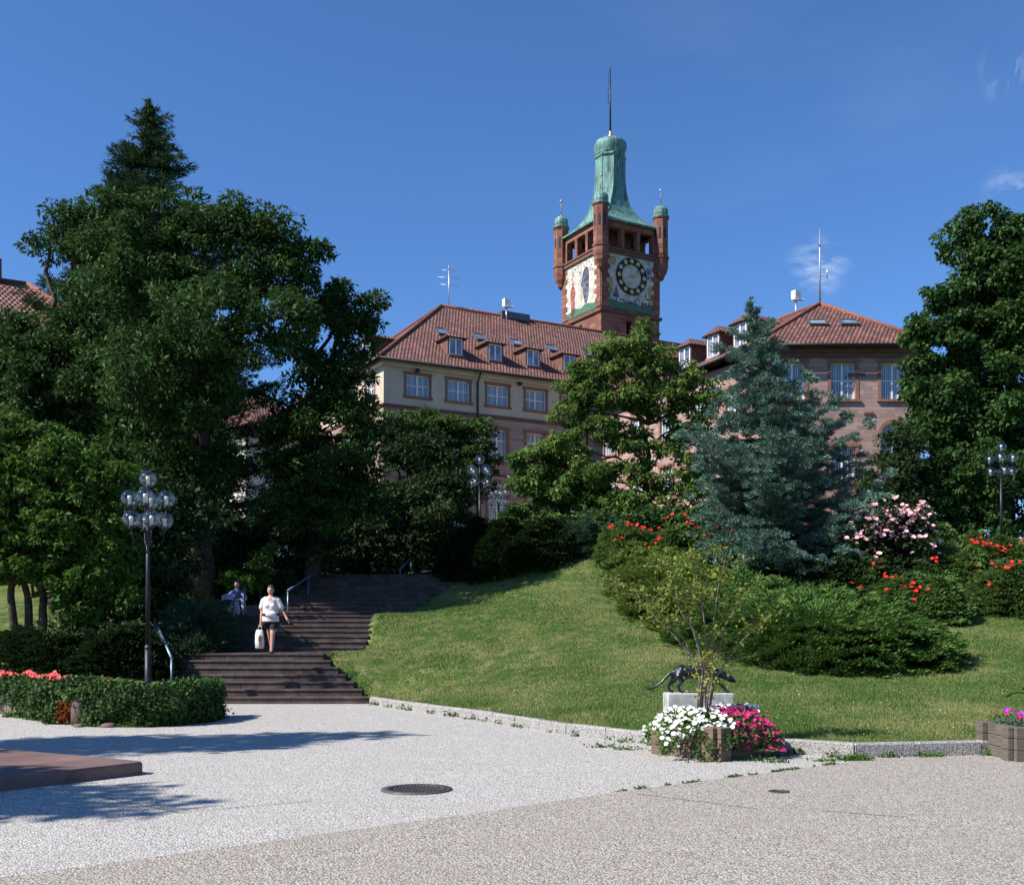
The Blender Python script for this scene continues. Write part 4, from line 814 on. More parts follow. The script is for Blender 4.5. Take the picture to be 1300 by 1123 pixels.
# ---------------------------------------------------------------- planters
def planter(Lc, Fc, side, hh, lb, mat='wood', name='wooden_planter'):
    """Lc left corner, Fc front corner; square box of stacked sleepers crossing at the corners"""
    Lc, Fc = V((*Lc, 0)), V((*Fc, 0)); d = (Fc-Lc).normalized(); e = V((-d.y, d.x, 0)); e = e if e.dot(V((.3, 1, 0))) > 0 else -e; L = (Fc-Lc).length
    r = thing(name, Lc, lb, 'planter', 'wooden planters on the plaza'); n = 3; th = .11
    for k in range(n):
        z = hh*k/n+.003; b = MB(); zz = Z*z; H = Z*(hh/n-.008)
        b.box(Lc+zz-d*.0, d*(L-th-.003), e*th, H); b.box(Lc+zz+d*(L-th), d*th, e*(side-th-.003), H); b.box(Lc+zz+e*(side-th), d*(L-.0), e*th, H*.985); b.box(Lc+zz+e*(th+.003), d*th, e*(side-2*th-.006), H)
        b.build('side_beam', mat, r, bevel=.006)
    for q in (Lc, Lc+d*(L-.0), Lc+d*L+e*side, Lc+e*side):
        for k in range(n):
            b = MB(); s1 = 1 if (q-Lc).dot(d) < L/2 else -1; s2 = 1 if (q-Lc).dot(e) < side/2 else -1
            b.box(q-d*.075*s1-e*.003*s2+Z*(hh*k/n+.001), d*.07*s1, e*.2*s2, Z*(hh/n-.006)); b.build('corner_block', mat, r, bevel=.006)
            b = MB(); b.box(q-e*.075*s2+d*.0*s1+Z*(hh*k/n+.001), d*.2*s1, e*.07*s2, Z*(hh/n-.006)); b.build('corner_block', mat, r, bevel=.006)
    b = MB(); c = Lc+d*th*1.1+e*th*1.1; b.box(c+Z*.05, d*(L-2.2*th), e*(side-2.2*th), Z*(hh-.12)); b.build('earth_fill', 'soil', r)
    return r, Lc+d*L/2+e*side/2, d, e
PT, PC, Pd, Pe = planter((1.98, 14.92), (2.66, 14.02), 1.06, .44, 'brown wooden planter of stacked sleepers overflowing with white and crimson petunias')
PR, RC, Rd, Re = planter((6.5, 14.95), (6.52, 14.02), 1.3, .45, 'weathered grey wooden planter at the right edge with pink and purple flowers', 'old_wood')
# ---------------------------------------------------------------- foliage
def blob(px, py, Y, rx, ry, rd=None):
    c = at(px, py, Y); k = Y/F; return np.array(c), np.array([rx*k, (rd if rd else (rx+ry)/2)*k, ry*k])
def clumps(bl, cr, dens, inner=.55):
    P, R = [], []
    for c, r in bl:
        area = 4*math.pi*((r[0]*r[1])**1.6/3+(r[0]*r[2])**1.6/3+(r[1]*r[2])**1.6/3)**(1/1.6); n = max(3, int(area*dens/(cr*cr*3.1)))
        d = unit(rnd(n)); k = inner+(1-inner)*RNG.random(n)**.6; P.append(c+d*r*k[:, None]*(1+.06*RNG.normal(size=(n, 1)))); R.append(cr*RNG.uniform(.6, 1.35, n))
    return np.concatenate(P), np.concatenate(R)
def leafcloud(P, R, per, L, Wd, up=.6, flat=.6, droop=.25, shell=.4):
    n = np.maximum(3, (per*(R/np.mean(R))**2*RNG.uniform(.7, 1.3, len(R)))).astype(int); idx = np.repeat(np.arange(len(P)), n); N = len(idx)
    d = unit(rnd(N)); k = (shell+(1-shell)*RNG.random(N)**.7); off = d*(R[idx]*k)[:, None]; off[:, 2] *= flat
    ax = d+rnd(N)*.5; ax[:, 2] -= droop; nr = rnd(N)*.55+d*.5; nr[:, 2] += up
    s = RNG.uniform(.65, 1.25, N); return leafquads(P[idx]+off, ax, nr, L*s, Wd*s)
def limb(b, a, c, r0, r1, seg=6, wob=.06, n=7):
    a, c = V(a), V(c); L = (c-a).length; pts = [a+(c-a)*(i/seg)+V((random.uniform(-1, 1), random.uniform(-1, 1), random.uniform(-.4, .8)))*L*wob*(0 if i in (0, seg) else 1)*.6 for i in range(seg+1)]
    b.tube(pts, [r0+(r1-r0)*(i/seg)**.8 for i in range(seg+1)], n)
def tree(name, label, cat, bl, leafm, cr, dens, per, L, Wd, base, fork, r0, group=None, bark='bark', droop=.25, inner=.5, nl=None, twigs=60, up=.6, flat=.6, stems=1):
    P, R = clumps(bl, cr, dens, inner); bx, by = base; z = h(bx, by); r = thing(name, (bx, by, z), label, cat, group)
    npmesh('crown', leafcloud(P, R, per, L, Wd, up, flat, droop), 4, leafm, r)
    b = MB(); cen = [V(c) for c, _ in bl]; topc = max(cen, key=lambda q: q.z)
    for s in range(stems):
        o = V((random.uniform(-.5, .5), random.uniform(-.4, .4), 0))*(stems > 1)*.8; F1 = V((bx, by, z+fork))+o*1.6
        limb(b, V((bx, by, z-.4))+o, F1, r0*1.25, r0*.85, 5, .03, 10)
        limb(b, F1, topc+V((0, 0, -.3)), r0*.85, r0*.15, 8, .05, 8)
    fk = [V((bx, by, z+fork+ (topc.z-z-fork)*k)) for k in (0, .15, .3, .45)]
    for c in cen[:nl]: f = min(fk, key=lambda q: abs(q.z-(c.z-.8))); f = f+(topc-f)*0; limb(b, f, c, r0*.42, r0*.1, 6, .09)
    ids = RNG.choice(len(P), min(twigs, len(P)), False)
    for i in ids:
        p = V(P[i]); c = min(cen, key=lambda q: (q-p).length); limb(b, c, p, r0*.1+.008, .008, 3, .12, 4)
    b.build('trunk', bark, r); return r
def B(Y, *q): return [blob(a, b_, Y+(q2[4] if len(q2 := (a, b_, rx, ry, *rest)) > 4 else 0), rx, ry) for (a, b_, rx, ry, *rest) in q]

# big broadleaf trees at the left
tree('broadleaf_tree', 'big dark feathery broadleaf tree at far left, below the pointed conifer', 'tree',
     B(36, (62, 300, 30, 24), (92, 290, 36, 34), (135, 335, 50, 45), (10, 445, 40, 34), (35, 412, 30, 18), (25, 480, 46, 36), (75, 425, 30, 30), (125, 420, 56, 60), (40, 480, 60, 55), (130, 500, 70, 60), (20, 560, 50, 50), (110, 590, 70, 60), (60, 660, 70, 60, 1), (150, 660, 60, 60, 1)), 'leaf_locust', .56, 1.5, 125, .20, .08, (-15.2, 36.5), 5, .38, 'large park trees')
tree('broadleaf_tree', 'tallest round-topped dark broadleaf tree, left of the cream building, with sky gaps', 'tree',
     B(34.2, (150, 290, 42, 36), (200, 285, 48, 44), (262, 275, 42, 42), (310, 275, 38, 34), (340, 290, 34, 34), (290, 330, 60, 50), (350, 345, 45, 38), (395, 330, 28, 26), (190, 370, 75, 60), (270, 410, 70, 60, -3), (345, 405, 45, 36, -2.5), (200, 470, 75, 60, -2.5), (265, 500, 40, 50, -2.5), (200, 560, 70, 60), (255, 600, 45, 50), (190, 650, 60, 50)), 'leaf_locust', .56, 1.5, 125, .20, .08, ((255-650)*34.6/F, 34.6), 7, .36, 'large park trees')
tree('broadleaf_tree', 'dark broadleaf tree with open tufted crown directly left of the cream building', 'tree',
     B(35.5, (440, 382, 32, 24), (472, 400, 16, 24), (400, 410, 30, 28), (450, 430, 32, 34), (400, 470, 40, 30), (450, 490, 28, 36), (365, 440, 26, 22), (420, 540, 50, 38), (370, 560, 36, 32), (455, 560, 24, 40), (395, 610, 55, 38), (364, 600, 26, 30), (450, 630, 34, 40), (330, 500, 20, 14), (380, 515, 30, 22), (430, 600, 40, 34, -1), (400, 645, 50, 34, -1), (360, 640, 40, 34, -1)), 'leaf_locust', .45, 1.35, 110, .19, .078, ((395-650)*36.4/F, 36.4), 5, .24, 'large park trees')
tree('broadleaf_tree', 'bright green tree with several trunks at lower left behind the coral geraniums', 'tree',
     B(27.5, (25, 575, 42, 42), (75, 580, 44, 46), (45, 640, 60, 50), (120, 615, 40, 40), (100, 660, 60, 46), (140, 655, 32, 40), (30, 710, 50, 40), (95, 725, 55, 34), (145, 715, 28, 34), (-20, 640, 50, 80), (160, 610, 20, 26), (60, 560, 26, 26), (5, 545, 30, 24), (150, 700, 30, 40), (110, 760, 40, 22), (165, 745, 22, 30)), 'leaf_bright', .3, 1.2, 58, .17, .075, ((38-650)*28/F, 28.2), 1.4, .11, None, stems=4)
tree('shrub', 'large dark shrub with trailing branches behind the tall street lamp', 'shrub', B(30.5, (150, 690, 50, 60), (190, 640, 50, 50), (215, 700, 45, 60), (170, 760, 55, 45), (240, 660, 30, 50), (120, 780, 60, 35), (75, 810, 40, 26)), 'leaf_dark', .5, 1.3, 85, .2, .09, ((170-650)*31/F, 31), 1, .1, 'dark shrubs around the steps')
tree('shrub', 'dark evergreen shrub right behind the handrail and the seated person', 'shrub', B(37, (280, 700, 44, 34), (340, 690, 36, 20), (250, 720, 45, 40), (390, 700, 50, 34)), 'leaf_dark', .5, 1.4, 85, .2, .09, ((300-650)*37.5/F, 37.5), 1, .1, 'dark shrubs around the steps')
tree('shrub', 'dark leafy shrub left of the long upper handrail, behind the seated person', 'shrub', B(35, (262, 752, 34, 26), (295, 742, 30, 22), (330, 748, 24, 20), (230, 765, 30, 26), (352, 735, 18, 16), (200, 745, 40, 40)), 'leaf_dark', .36, 1.8, 80, .17, .08, ((290-650)*35.2/F, 35.2), .4, .06, 'dark shrubs around the steps')
tree('shrub', 'small bright climbing shrub in a sunny spot above the head of the walking person', 'shrub', B(34.2, (335, 716, 14, 18), (322, 735, 26, 12), (300, 735, 22, 10), (345, 695, 8, 10)), 'leaf_bright', .25, 1.5, 60, .12, .06, ((330-650)*34.4/F, 34.4), .4, .04)
tree('shrub', 'dark shrub under the trees to the left of the twin globe lamps', 'shrub', B(43, (430, 690, 50, 40), (480, 660, 40, 50), (520, 690, 50, 46), (470, 710, 60, 30), (545, 650, 30, 50), (400, 665, 40, 26), (565, 700, 30, 40)), 'leaf_dark', .5, 1.5, 85, .22, .10, ((490-650)*43/F, 43.4), 1.2, .12, 'dark shrubs around the steps')
tree('yew_tree', 'dark yew-like tree in front of the lower windows of the cream and sandstone building', 'tree', B(45, (500, 560, 24, 30), (520, 600, 44, 50), (500, 640, 34, 36), (560, 620, 44, 46), (575, 660, 34, 36), (540, 575, 32, 26)), 'leaf_dark', .45, 1.6, 100, .17, .07, ((530-650)*45.5/F, 45.5), 1.5, .16)
tree('japanese_maple', 'flat-topped olive green tree in front of the sandstone wall below the first windows', 'tree', B(48, (500, 530, 22, 12), (530, 534, 30, 14), (565, 545, 34, 15), (600, 545, 28, 14), (610, 575, 26, 18), (570, 575, 34, 16), (530, 560, 30, 14), (610, 610, 20, 18), (590, 600, 28, 16)), 'leaf_olive', .42, 1.9, 90, .18, .08, ((560-650)*48.4/F, 48.4), 3, .15, flat=.4)
tree('small_tree', 'small broad green tree between the globe lamps and the airy tree', 'tree', B(44, (680, 585, 32, 20), (715, 575, 28, 20), (672, 615, 28, 20), (705, 625, 34, 24), (745, 610, 26, 22), (652, 662, 18, 14), (668, 655, 26, 18), (765, 635, 22, 18), (770, 665, 24, 16), (700, 665, 36, 20), (745, 650, 32, 24), (730, 590, 20, 18)), 'leaf_rose', .38, 1.6, 72, .22, .11, ((712-650)*44.4/F, 44.4), 1.5, .13)
tree('airy_tree', 'airy yellow-tipped tree in front of the clock tower foot and the lit sandstone wing', 'tree',
     B(42, (808, 425, 20, 18), (790, 442, 40, 18), (830, 452, 30, 18), (755, 472, 36, 16), (800, 470, 40, 20), (850, 478, 42, 18), (885, 492, 28, 14), (735, 498, 30, 14), (785, 505, 46, 20), (840, 508, 40, 20), (720, 545, 24, 14), (765, 545, 32, 16), (800, 560, 28, 18), (870, 535, 26, 14), (848, 565, 26, 16), (800, 600, 34, 18), (880, 590, 24, 16), (855, 610, 34, 16), (830, 640, 30, 16), (890, 630, 24, 18), (725, 520, 26, 14), (705, 560, 18, 12), (895, 510, 24, 16), (905, 555, 18, 14), (790, 635, 28, 14), (760, 600, 26, 14), (870, 655, 30, 14)), 'leaf_airy', .34, 1.4, 50, .21, .085, ((822-650)*42.3/F, 42.3), 2.4, .16, twigs=120, droop=.5)
tree('hedge_shrub', 'mid green shrub row at the foot of the airy tree, left of the grey-blue spruce', 'shrub', B(39.5, (745, 690, 26, 16), (790, 672, 34, 22), (835, 668, 40, 22), (880, 668, 34, 24), (925, 670, 34, 26), (760, 668, 28, 18)), 'leaf_maple', .38, 1.6, 80, .19, .09, ((840-650)*39.8/F, 39.8), .5, .08)
tree('maple_tree', 'huge dense dark green maple at the right edge reaching above the roof', 'tree',
     B(43, (1245, 285, 24, 24), (1290, 300, 34, 30), (1225, 325, 32, 26), (1275, 350, 50, 36), (1195, 375, 24, 20), (1230, 390, 44, 34), (1290, 410, 50, 40), (1175, 420, 24, 20), (1205, 445, 42, 30), (1265, 470, 55, 40), (1165, 480, 24, 26), (1200, 505, 45, 32), (1265, 530, 60, 40), (1180, 550, 34, 28), (1330, 340, 60, 60), (1350, 450, 60, 70), (1340, 560, 60, 60), (1230, 575, 50, 30)), 'leaf_maple', .52, 1.75, 110, .21, .13, ((1275-650)*44/F, 44), 3, .42, 'large park trees')
tree('shrub', 'broad mid green shrub under the huge maple, behind the right-hand globe lamp', 'shrub', B(41.5, (1215, 610, 36, 34), (1250, 605, 40, 40), (1195, 650, 34, 34), (1240, 660, 44, 30), (1295, 630, 46, 50), (1180, 620, 22, 30)), 'leaf_maple', .42, 1.6, 85, .2, .11, ((1235-650)*42/F, 42), .7, .1)
tree('yew_tree', 'dark conical yew between the spruce and the maple, hiding the arched window foot', 'tree', B(41, (1140, 575, 26, 26), (1120, 610, 30, 30), (1160, 605, 34, 36), (1110, 650, 34, 34), (1155, 650, 34, 36), (1160, 555, 16, 14)), 'leaf_dark', .4, 1.7, 100, .16, .06, ((1140-650)*41.5/F, 41.5), 1, .14)

def conifer(name, label, base, top, prof, leafm, nlev, nb, per, L, Wd, tr, group=None, cat='tree', tuft=.32, uptip=.25, gap=0):
    """prof: list of (fraction of height, radius); layered branches with tufts"""
    bx, by, z0 = base; r = thing(name, (bx, by, z0), label, cat, group); fx = [p[0] for p in prof]; fr = [p[1] for p in prof]; H = top[2]-z0
    P = []; D = []; R = []; b = MB(); b.tube([(bx, by, z0-.3)]+[(bx+(top[0]-bx)*k**1.6, by+(top[1]-by)*k, z0+H*k) for k in (.15, .3, .5, .7, .85, .97)], [tr*1.2, tr, tr*.85, tr*.6, tr*.38, tr*.2, .02], 9)
    for i in range(nlev):
        k = (i+.5)/nlev; zz = z0+H*(k**1.0); cx = bx+(top[0]-bx)*k**1.6; cy = by+(top[1]-by)*k; Rm = np.interp(k, fx, fr)
        for j in range(max(4, int(nb*(.35+Rm/max(fr))))):
            a_ = random.uniform(0, 2*math.pi); Ln = Rm*random.uniform(.5, 1.22)*(1+.16*math.sin(3*a_+i*.9)); d = np.array([math.cos(a_), math.sin(a_), 0.]); zz2 = zz+random.uniform(-.5, .5)*H/nlev
            pts = []
            ns = max(3, int(Ln/.34))
            for s in range(ns+1):
                t_ = s/ns; p = np.array([cx, cy, zz2])+d*Ln*t_; p[2] += -Ln*.16*math.sin(t_*math.pi*.8)+Ln*uptip*t_*t_; pts.append(p)
                if t_ > .3 or Ln < .9:
                    w_ = .2+.55*t_*(1.15-t_); P.append(p); D.append(d); R.append(tuft*random.uniform(.6, 1.3)*(1-.3*t_)*min(1, .35+Ln/1.2))
                    sd = np.array([-d[1], d[0], 0]); 
                    if Ln > 1.2:
                        for sg in (-1, 1): P.append(p+sd*sg*Ln*w_*.38+np.array([0, 0, random.uniform(-.15, .05)])); D.append(unit((d+sd*sg*.6)[None])[0]); R.append(tuft*random.uniform(.5, 1.15)*(1-.3*t_))
            if Ln > .6: b.tube([tuple(q) for q in pts], [max(.008, tr*.16*(1-q/len(pts))) for q in range(len(pts))], 4)
    P, D, R = np.array(P), np.array(D), np.array(R); n = np.maximum(3, per*(R/R.mean())**2).astype(int); idx = np.repeat(np.arange(len(P)), n); N = len(idx)
    dd = unit(rnd(N)); off = dd*(R[idx]*RNG.random(N)**.5)[:, None]; off[:, 2] *= .55; ax = D[idx]*.8+dd*.8+rnd(N)*.2; ax[:, 2] += .25; s = RNG.uniform(.6, 1.3, N); nr = rnd(N)*.6; nr[:, 2] += .8
    npmesh('crown', leafquads(P[idx]+off, ax, nr, L*s, Wd*s, .05), 4, leafm, r); b.build('trunk', 'bark', r); return r
# dawn redwood behind the left trees
sx = (190-650)*49/F; conifer('dawn_redwood', 'tall pointed dark conifer rising above all other trees at upper left', (sx, 49, h(sx, 49)), (sx-.05, 49, 1.7+675*49/F), [(0, 5.6), (.45, 5.0), (.62, 3.4), (.78, 2.3), (.88, 1.4), (.96, .75), (1, .1)], 'leaf_redwood', 44, 18, 30, .24, .05, .35, tuft=.42, uptip=.1)
# blue spruce
bx = (1002-650)*32/F; bz = h(bx, 32)-.1; top = at(951, 376, 31.9)
conifer('blue_spruce', 'tall grey-blue spruce with a leaning pointed top in front of the right-hand building', (bx, 32, bz), tuple(top), [(0, 2.35), (.12, 2.6), (.3, 2.6), (.48, 2.35), (.58, 1.8), (.67, 1.4), (.76, 1.2), (.84, .75), (.92, .4), (1, .04)], 'leaf_spruce', 25, 12, 120, .10, .026, .22, tuft=.27, uptip=.3)

# spreading junipers, ferny conifer and shrubs built from upright sprays
def sprays(P, per, R, L, Wd, leafm, name, root, upb=.5, out=None, flat=.5):
    N = len(P)*per; idx = np.repeat(np.arange(len(P)), per); d = unit(rnd(N)); off = d*(R*RNG.random(N)**.5)[:, None]; off[:, 2] = np.abs(off[:, 2])*flat
    ax = d*.7+rnd(N)*.25; ax[:, 2] = np.abs(ax[:, 2])*.4+upb
    if out is not None: ax += out[idx]
    s = RNG.uniform(.6, 1.3, N); nr = rnd(N)*.7; nr[:, 2] += .7; return npmesh(name, leafquads(P[idx]+off, ax, nr, L*s, Wd*s, .05), 4, leafm, root)
def mound(name, label, cat, foot, hh, leafm, n, per, R, L, Wd, group=None, core='leaf_dark', upb=.35, flow=(0, -.5, 0), parts='foliage', stem=.05, shape=.6, layer=0):
    """foot: list of (px,py,radius m) ground marks; the surface is a union of domes standing on the terrain"""
    G = [(onground(a, b_), rr) for a, b_, rr in foot]; c0 = sum((g for g, _ in G), V((0, 0, 0)))/len(G); c0.z = h(c0.x, c0.y); r = thing(name, c0, label, cat, group)
    P = []; 
    ar = np.array([rr*rr for _, rr in G]); pk = RNG.choice(len(G), n*3, p=ar/ar.sum())
    for i in pk:
        g, rr = G[i]; a_ = random.uniform(0, 2*math.pi); q = math.sqrt(random.random())*rr; x, y = g.x+q*math.cos(a_), g.y+q*math.sin(a_); P.append((x, y))
    P = np.array(P); zz = hgt(P[:, 0], P[:, 1]); top = np.zeros(len(P))
    for g, rr in G: dd = ((P[:, 0]-g.x)**2+(P[:, 1]-g.y)**2)/rr**2; top = np.maximum(top, np.maximum(0, 1-dd)**shape)
    hv = hh if not callable(hh) else hh(P[:, 0], P[:, 1])
    k = RNG.random(len(P)); k = np.where(k < .75, 1-.12*RNG.random(len(P)), RNG.uniform(.15, .9, len(P)))
    bump = 1+.2*np.sin(P[:, 0]*2.1+P[:, 1]*1.3)+.16*np.sin(P[:, 0]*4.7-P[:, 1]*3.9)+.10*np.sin(P[:, 0]*9.1+P[:, 1]*7.3)
    zt = zz+top*hv*bump*k
    if layer:
        ph = .6*np.sin(P[:, 0]*1.9+P[:, 1]*.8)+.5*np.sin(P[:, 1]*2.7-P[:, 0]*3.1); zt = zz+np.maximum(.04, (np.round((zt-zz)/layer+ph+RNG.normal(size=len(P))*.16)-ph)*layer)
    so = RNG.random(len(P)) < .1; zt = zt+so*np.abs(RNG.normal(size=len(P)))*.15*min(1.2, R/.2)
    P3 = np.stack([P[:, 0], P[:, 1], zt], 1)[:n]; cen = np.array([c0.x, c0.y, 0]); out = unit((P3-cen)*[1, 1, 0])*.8+np.array(flow)
    sprays(P3, per, R, L, Wd, leafm, parts, r, upb, out)
    b = MB()
    for g, rr in G:
        for j in range(5): a_ = random.uniform(0, 6.28); limb(b, g-Z*.1, g+V((math.cos(a_)*rr*.7, math.sin(a_)*rr*.7, .55*(hh if not callable(hh) else float(hh(np.array([g.x]), np.array([g.y]))[0])))), stem, stem*.3, 4, .1, 5)
    b.build('branches', 'bark', r); return r, P3, c0
def blossoms(name, root, P, R, mat, per=7, petal=.6):
    """each flower: a ring of petals; one mesh per plant"""
    q = []; 
    for p in P:
        d = unit(np.array([[RNG.normal()*.4, -.6+RNG.normal()*.3, .8]]))[0]; u = unit(np.cross(d, [0, 0, 1.])[None])[0]; w_ = np.cross(d, u); rr = R*RNG.uniform(.75, 1.25)
        for j in range(per):
            a_ = 2*math.pi*j/per+RNG.random()*.3; e = u*math.cos(a_)+w_*math.sin(a_); f_ = -u*math.sin(a_)+w_*math.cos(a_); wd_ = rr*math.pi/per*1.25
            q += [p, p+e*rr*.7+f_*wd_+d*rr*.35, p+e*rr+d*rr*.28, p+e*rr*.7-f_*wd_+d*rr*.35]
    return npmesh(name, np.array(q), 4, mat, root)
# dark creeping juniper and the golden one
jd = [(960, 829, 1.2), (1010, 841, 1.2), (1060, 849, 1.2), (1110, 851, 1.1), (1155, 847, 1.0), (1185, 841, .7), (900, 817, 1.1), (950, 799, 1.2), (1000, 814, 1.2), (1050, 821, 1.2), (1100, 829, 1.2), (1145, 831, 1.0), (900, 784, 1.2), (950, 774, 1.3), (1000, 784, 1.2), (1050, 796, 1.1), (1100, 811, .9), (960, 756, 1.1), (1010, 767, 1.0), (1140, 815, .7)]
mound('creeping_juniper', 'wide dark green spreading juniper on the lawn below the spruce', 'juniper', jd, .62, 'leaf_juniper', 7600, 26, .2, .17, .035, 'spreading junipers on the lawn', flow=(-.2, -.5, 0), layer=.32)
mound('creeping_juniper', 'yellow-green spreading juniper left of the dark one, behind the bronze panther', 'juniper', [(812, 755, 1.0), (840, 775, 1.2), (868, 795, 1.0), (808, 732, 1.0), (845, 748, 1.3), (885, 760, 1.3), (905, 738, 1.2), (822, 785, .6), (850, 728, 1.2), (930, 750, .9), (800, 720, .8)], .58, 'leaf_golden', 3800, 24, .2, .17, .035, 'spreading junipers on the lawn', layer=.34)
mound('shrub', 'very dark low bush filling the gap below the blue spruce and the pink shrub', 'shrub', [(925, 748, .9), (975, 758, 1.0), (1030, 765, 1.1), (1085, 768, 1.2), (1140, 770, 1.2)], .95, 'leaf_dark', 3000, 26, .24, .16, .06)
# dark shrubs at the top edge of the lawn
mound('shrub', 'low dark spreading shrub at the top edge of the lawn beside the upper steps', 'shrub', [(600, 728, 1.3), (640, 724, 1.5), (680, 718, 1.3), (625, 715, 1.4), (665, 705, 1.4)], 1.35, 'leaf_dark', 3400, 26, .25, .17, .05, 'low shrubs above the lawn')
mound('shrub', 'low grey-green feathery shrub at the top of the lawn, left of the golden juniper', 'shrub', [(712, 700, 1.3), (745, 697, 1.3), (770, 702, 1.1), (735, 705, 1.0), (765, 690, 1.2)], .95, 'leaf_fern', 2600, 26, .25, .17, .03, 'low shrubs above the lawn')
mound('shrub', 'round mid green conifer shrub below the left globe lamp at the top of the steps', 'shrub', [(590, 715, 1.3), (575, 712, 1.0), (610, 712, 1.1)], 1.9, 'leaf_juniper', 2600, 28, .3, .18, .045, 'low shrubs above the lawn')
mound('fern_shrub', 'feathery blue-green conifer shrub at the left side of the lower steps', 'shrub', [(228, 838, .7), (252, 832, .8), (270, 826, .55), (245, 824, .8)], .8, 'leaf_fern', 520, 55, .34, .26, .03, upb=.5)
def shrub_under(px, py, lb):
    mound('shrub', lb, 'shrub', [(px, py, .9), (px+26, py+2, .9), (px-26, py, .9)], .75, 'leaf_dark', 800, 30, .22, .12, .06, 'dark shrubs around the steps')
shrub_under(150, 852, 'dark undergrowth bush behind the ivy, left of the tall street lamp'); shrub_under(60, 848, 'dark undergrowth bush below the bright multi-trunked tree')
# rose beds
def roses(lb, foot, hh, nf, mat, R, n, cat='rose bush', name='rose_bush', top=True, leafm='leaf_rose', group='red rose bushes on the slope', per=24):
    r, P3, c0 = mound(name, lb, cat, foot, hh, leafm, n, per, .22, .13, .07, group, upb=.3)
    hz = P3[:, 2]-hgt(P3[:, 0], P3[:, 1]); k = np.where(hz > hh*(.38 if top else .2))[0]
    seeds = RNG.choice(k, max(2, int(nf*.42))); Q = []
    for s_i in seeds:
        for _ in range(4): Q.append(P3[s_i]+RNG.normal(size=3)*[.17, .12, .06]+[0, -.24, .24])
    blossoms('blossoms', r, np.array(Q), R, mat, 7); return r
roses('red rose bush with clustered blooms in front of the right-hand globe lamp', [(1250, 752, 1.1), (1285, 748, 1.1), (1300, 757, 1.1)], 1.3, 56, 'petal_red', .054, 2600)
roses('red rose bush with blooms near its foot, left part of the rose slope', [(1200, 757, 1.1), (1225, 768, 1.0), (1180, 770, .9), (1215, 750, 1.1)], 1.1, 52, 'petal_red', .054, 2600, top=False)
roses('red rose bush at the bottom right of the rose slope above the lawn', [(1265, 777, .9), (1300, 780, .9), (1290, 768, 1.0), (1330, 778, 1.1)], .95, 40, 'petal_red', .054, 2400)
roses('low rose bush with a few red blooms between the dark juniper and the rose slope', [(1165, 782, .8), (1195, 789, .7), (1135, 780, .8), (1110, 772, .7)], .7, 18, 'petal_red', .054, 1500)
roses('red rose bush on the crest behind the lamp foot, right of the pink shrub', [(1195, 742, 1.1), (1230, 740, 1.1), (1170, 748, .9)], 1.35, 40, 'petal_red', .054, 2000)
roses('row of red roses on the crest behind the golden juniper', [(790, 718, .8), (820, 717, .8), (850, 716, .8), (885, 716, .8), (920, 718, .8)], 1.05, 76, 'petal_red', .054, 2600)
roses('single small red rose bush at the top of the lawn, left of the golden juniper', [(732, 697, .7), (745, 695, .7)], 1.15, 7, 'petal_red', .054, 600)
def pinkbush():
    bl = B(30, (1122, 670, 34, 28), (1158, 668, 24, 24), (1118, 700, 36, 34), (1150, 700, 36, 36), (1125, 725, 40, 26), (1160, 725, 30, 24)); x, y = (1140-650)*30.1/F, 30.1
    r = thing('pink_shrub', (x, y, h(x, y)), 'tall dark shrub covered with pink blossom at its top, right of the spruce', 'shrub'); P, R = clumps(bl, .32, 1.6, .5); npmesh('crown', leafcloud(P, R, 70, .15, .07), 4, 'leaf_dark', r)
    b = MB(); z = h(x, y)
    for c, _ in bl: limb(b, (x, y, z-.2), c, .05, .02)
    b.build('trunk', 'bark', r); Q = []
    for i in RNG.choice(len(P), 1600):
        d = unit(np.array([[RNG.normal(), RNG.normal()-.7, RNG.normal()+.5]]))[0]; q = P[i]+d*R[i]*1.05; py = HY-(q[2]-EYE)*F/q[1]
        if py < 678+18*RNG.normal() and d[1] < .4: Q.append(q)
    blossoms('blossoms', r, np.array(Q[:560]), .07, 'petal_pink', 9)
pinkbush()

# ivy-covered wall with its stone pillar and geraniums
WP = [(-16, 23.6), (-12, 22.9), (-10.35, 22.0), (-9.1, 20.7), (-8.15, 19.75), (-7.2, 19.2), (-6.5, 19.15), (-5.95, 19.6), (-5.8, 20.3), (-6.0, 21.4)]
def path(pts, step):
    out = []
    for a_, c in zip(pts[:-1], pts[1:]):
        a_, c = V((*a_, 0)), V((*c, 0)); n = max(1, int((c-a_).length/step)); out += [(a_+(c-a_)*i/n, (c-a_).normalized()) for i in range(n)]
    return out
b = MB(); pp = path(WP, .4); rows = []
for p, d in pp: q = V((-d.y, d.x, 0)); q = q if q.y > 0 or (abs(q.y) < .5 and q.x < 0) else q; rows.append([p+Z*-.1, p+Z*.53, p+q*.28+Z*.53, p+q*.28-Z*.1])
b.grid(rows, 0, True, False); tag(b.build('garden_wall', 'pale_stone'), 'low curved wall of pale stone blocks, bare at the left edge and otherwise under ivy', 'wall')
iv = thing('ivy', (-7.5, 20, 0), 'dense green ivy hanging over the curved stone wall at lower left', 'ivy'); P = []; N_ = []
pi = path([w_ for w_ in WP if w_[0] > -10.4], .03)
px_skip = lambda p: 85 < 650+p.x*F/p.y < 112
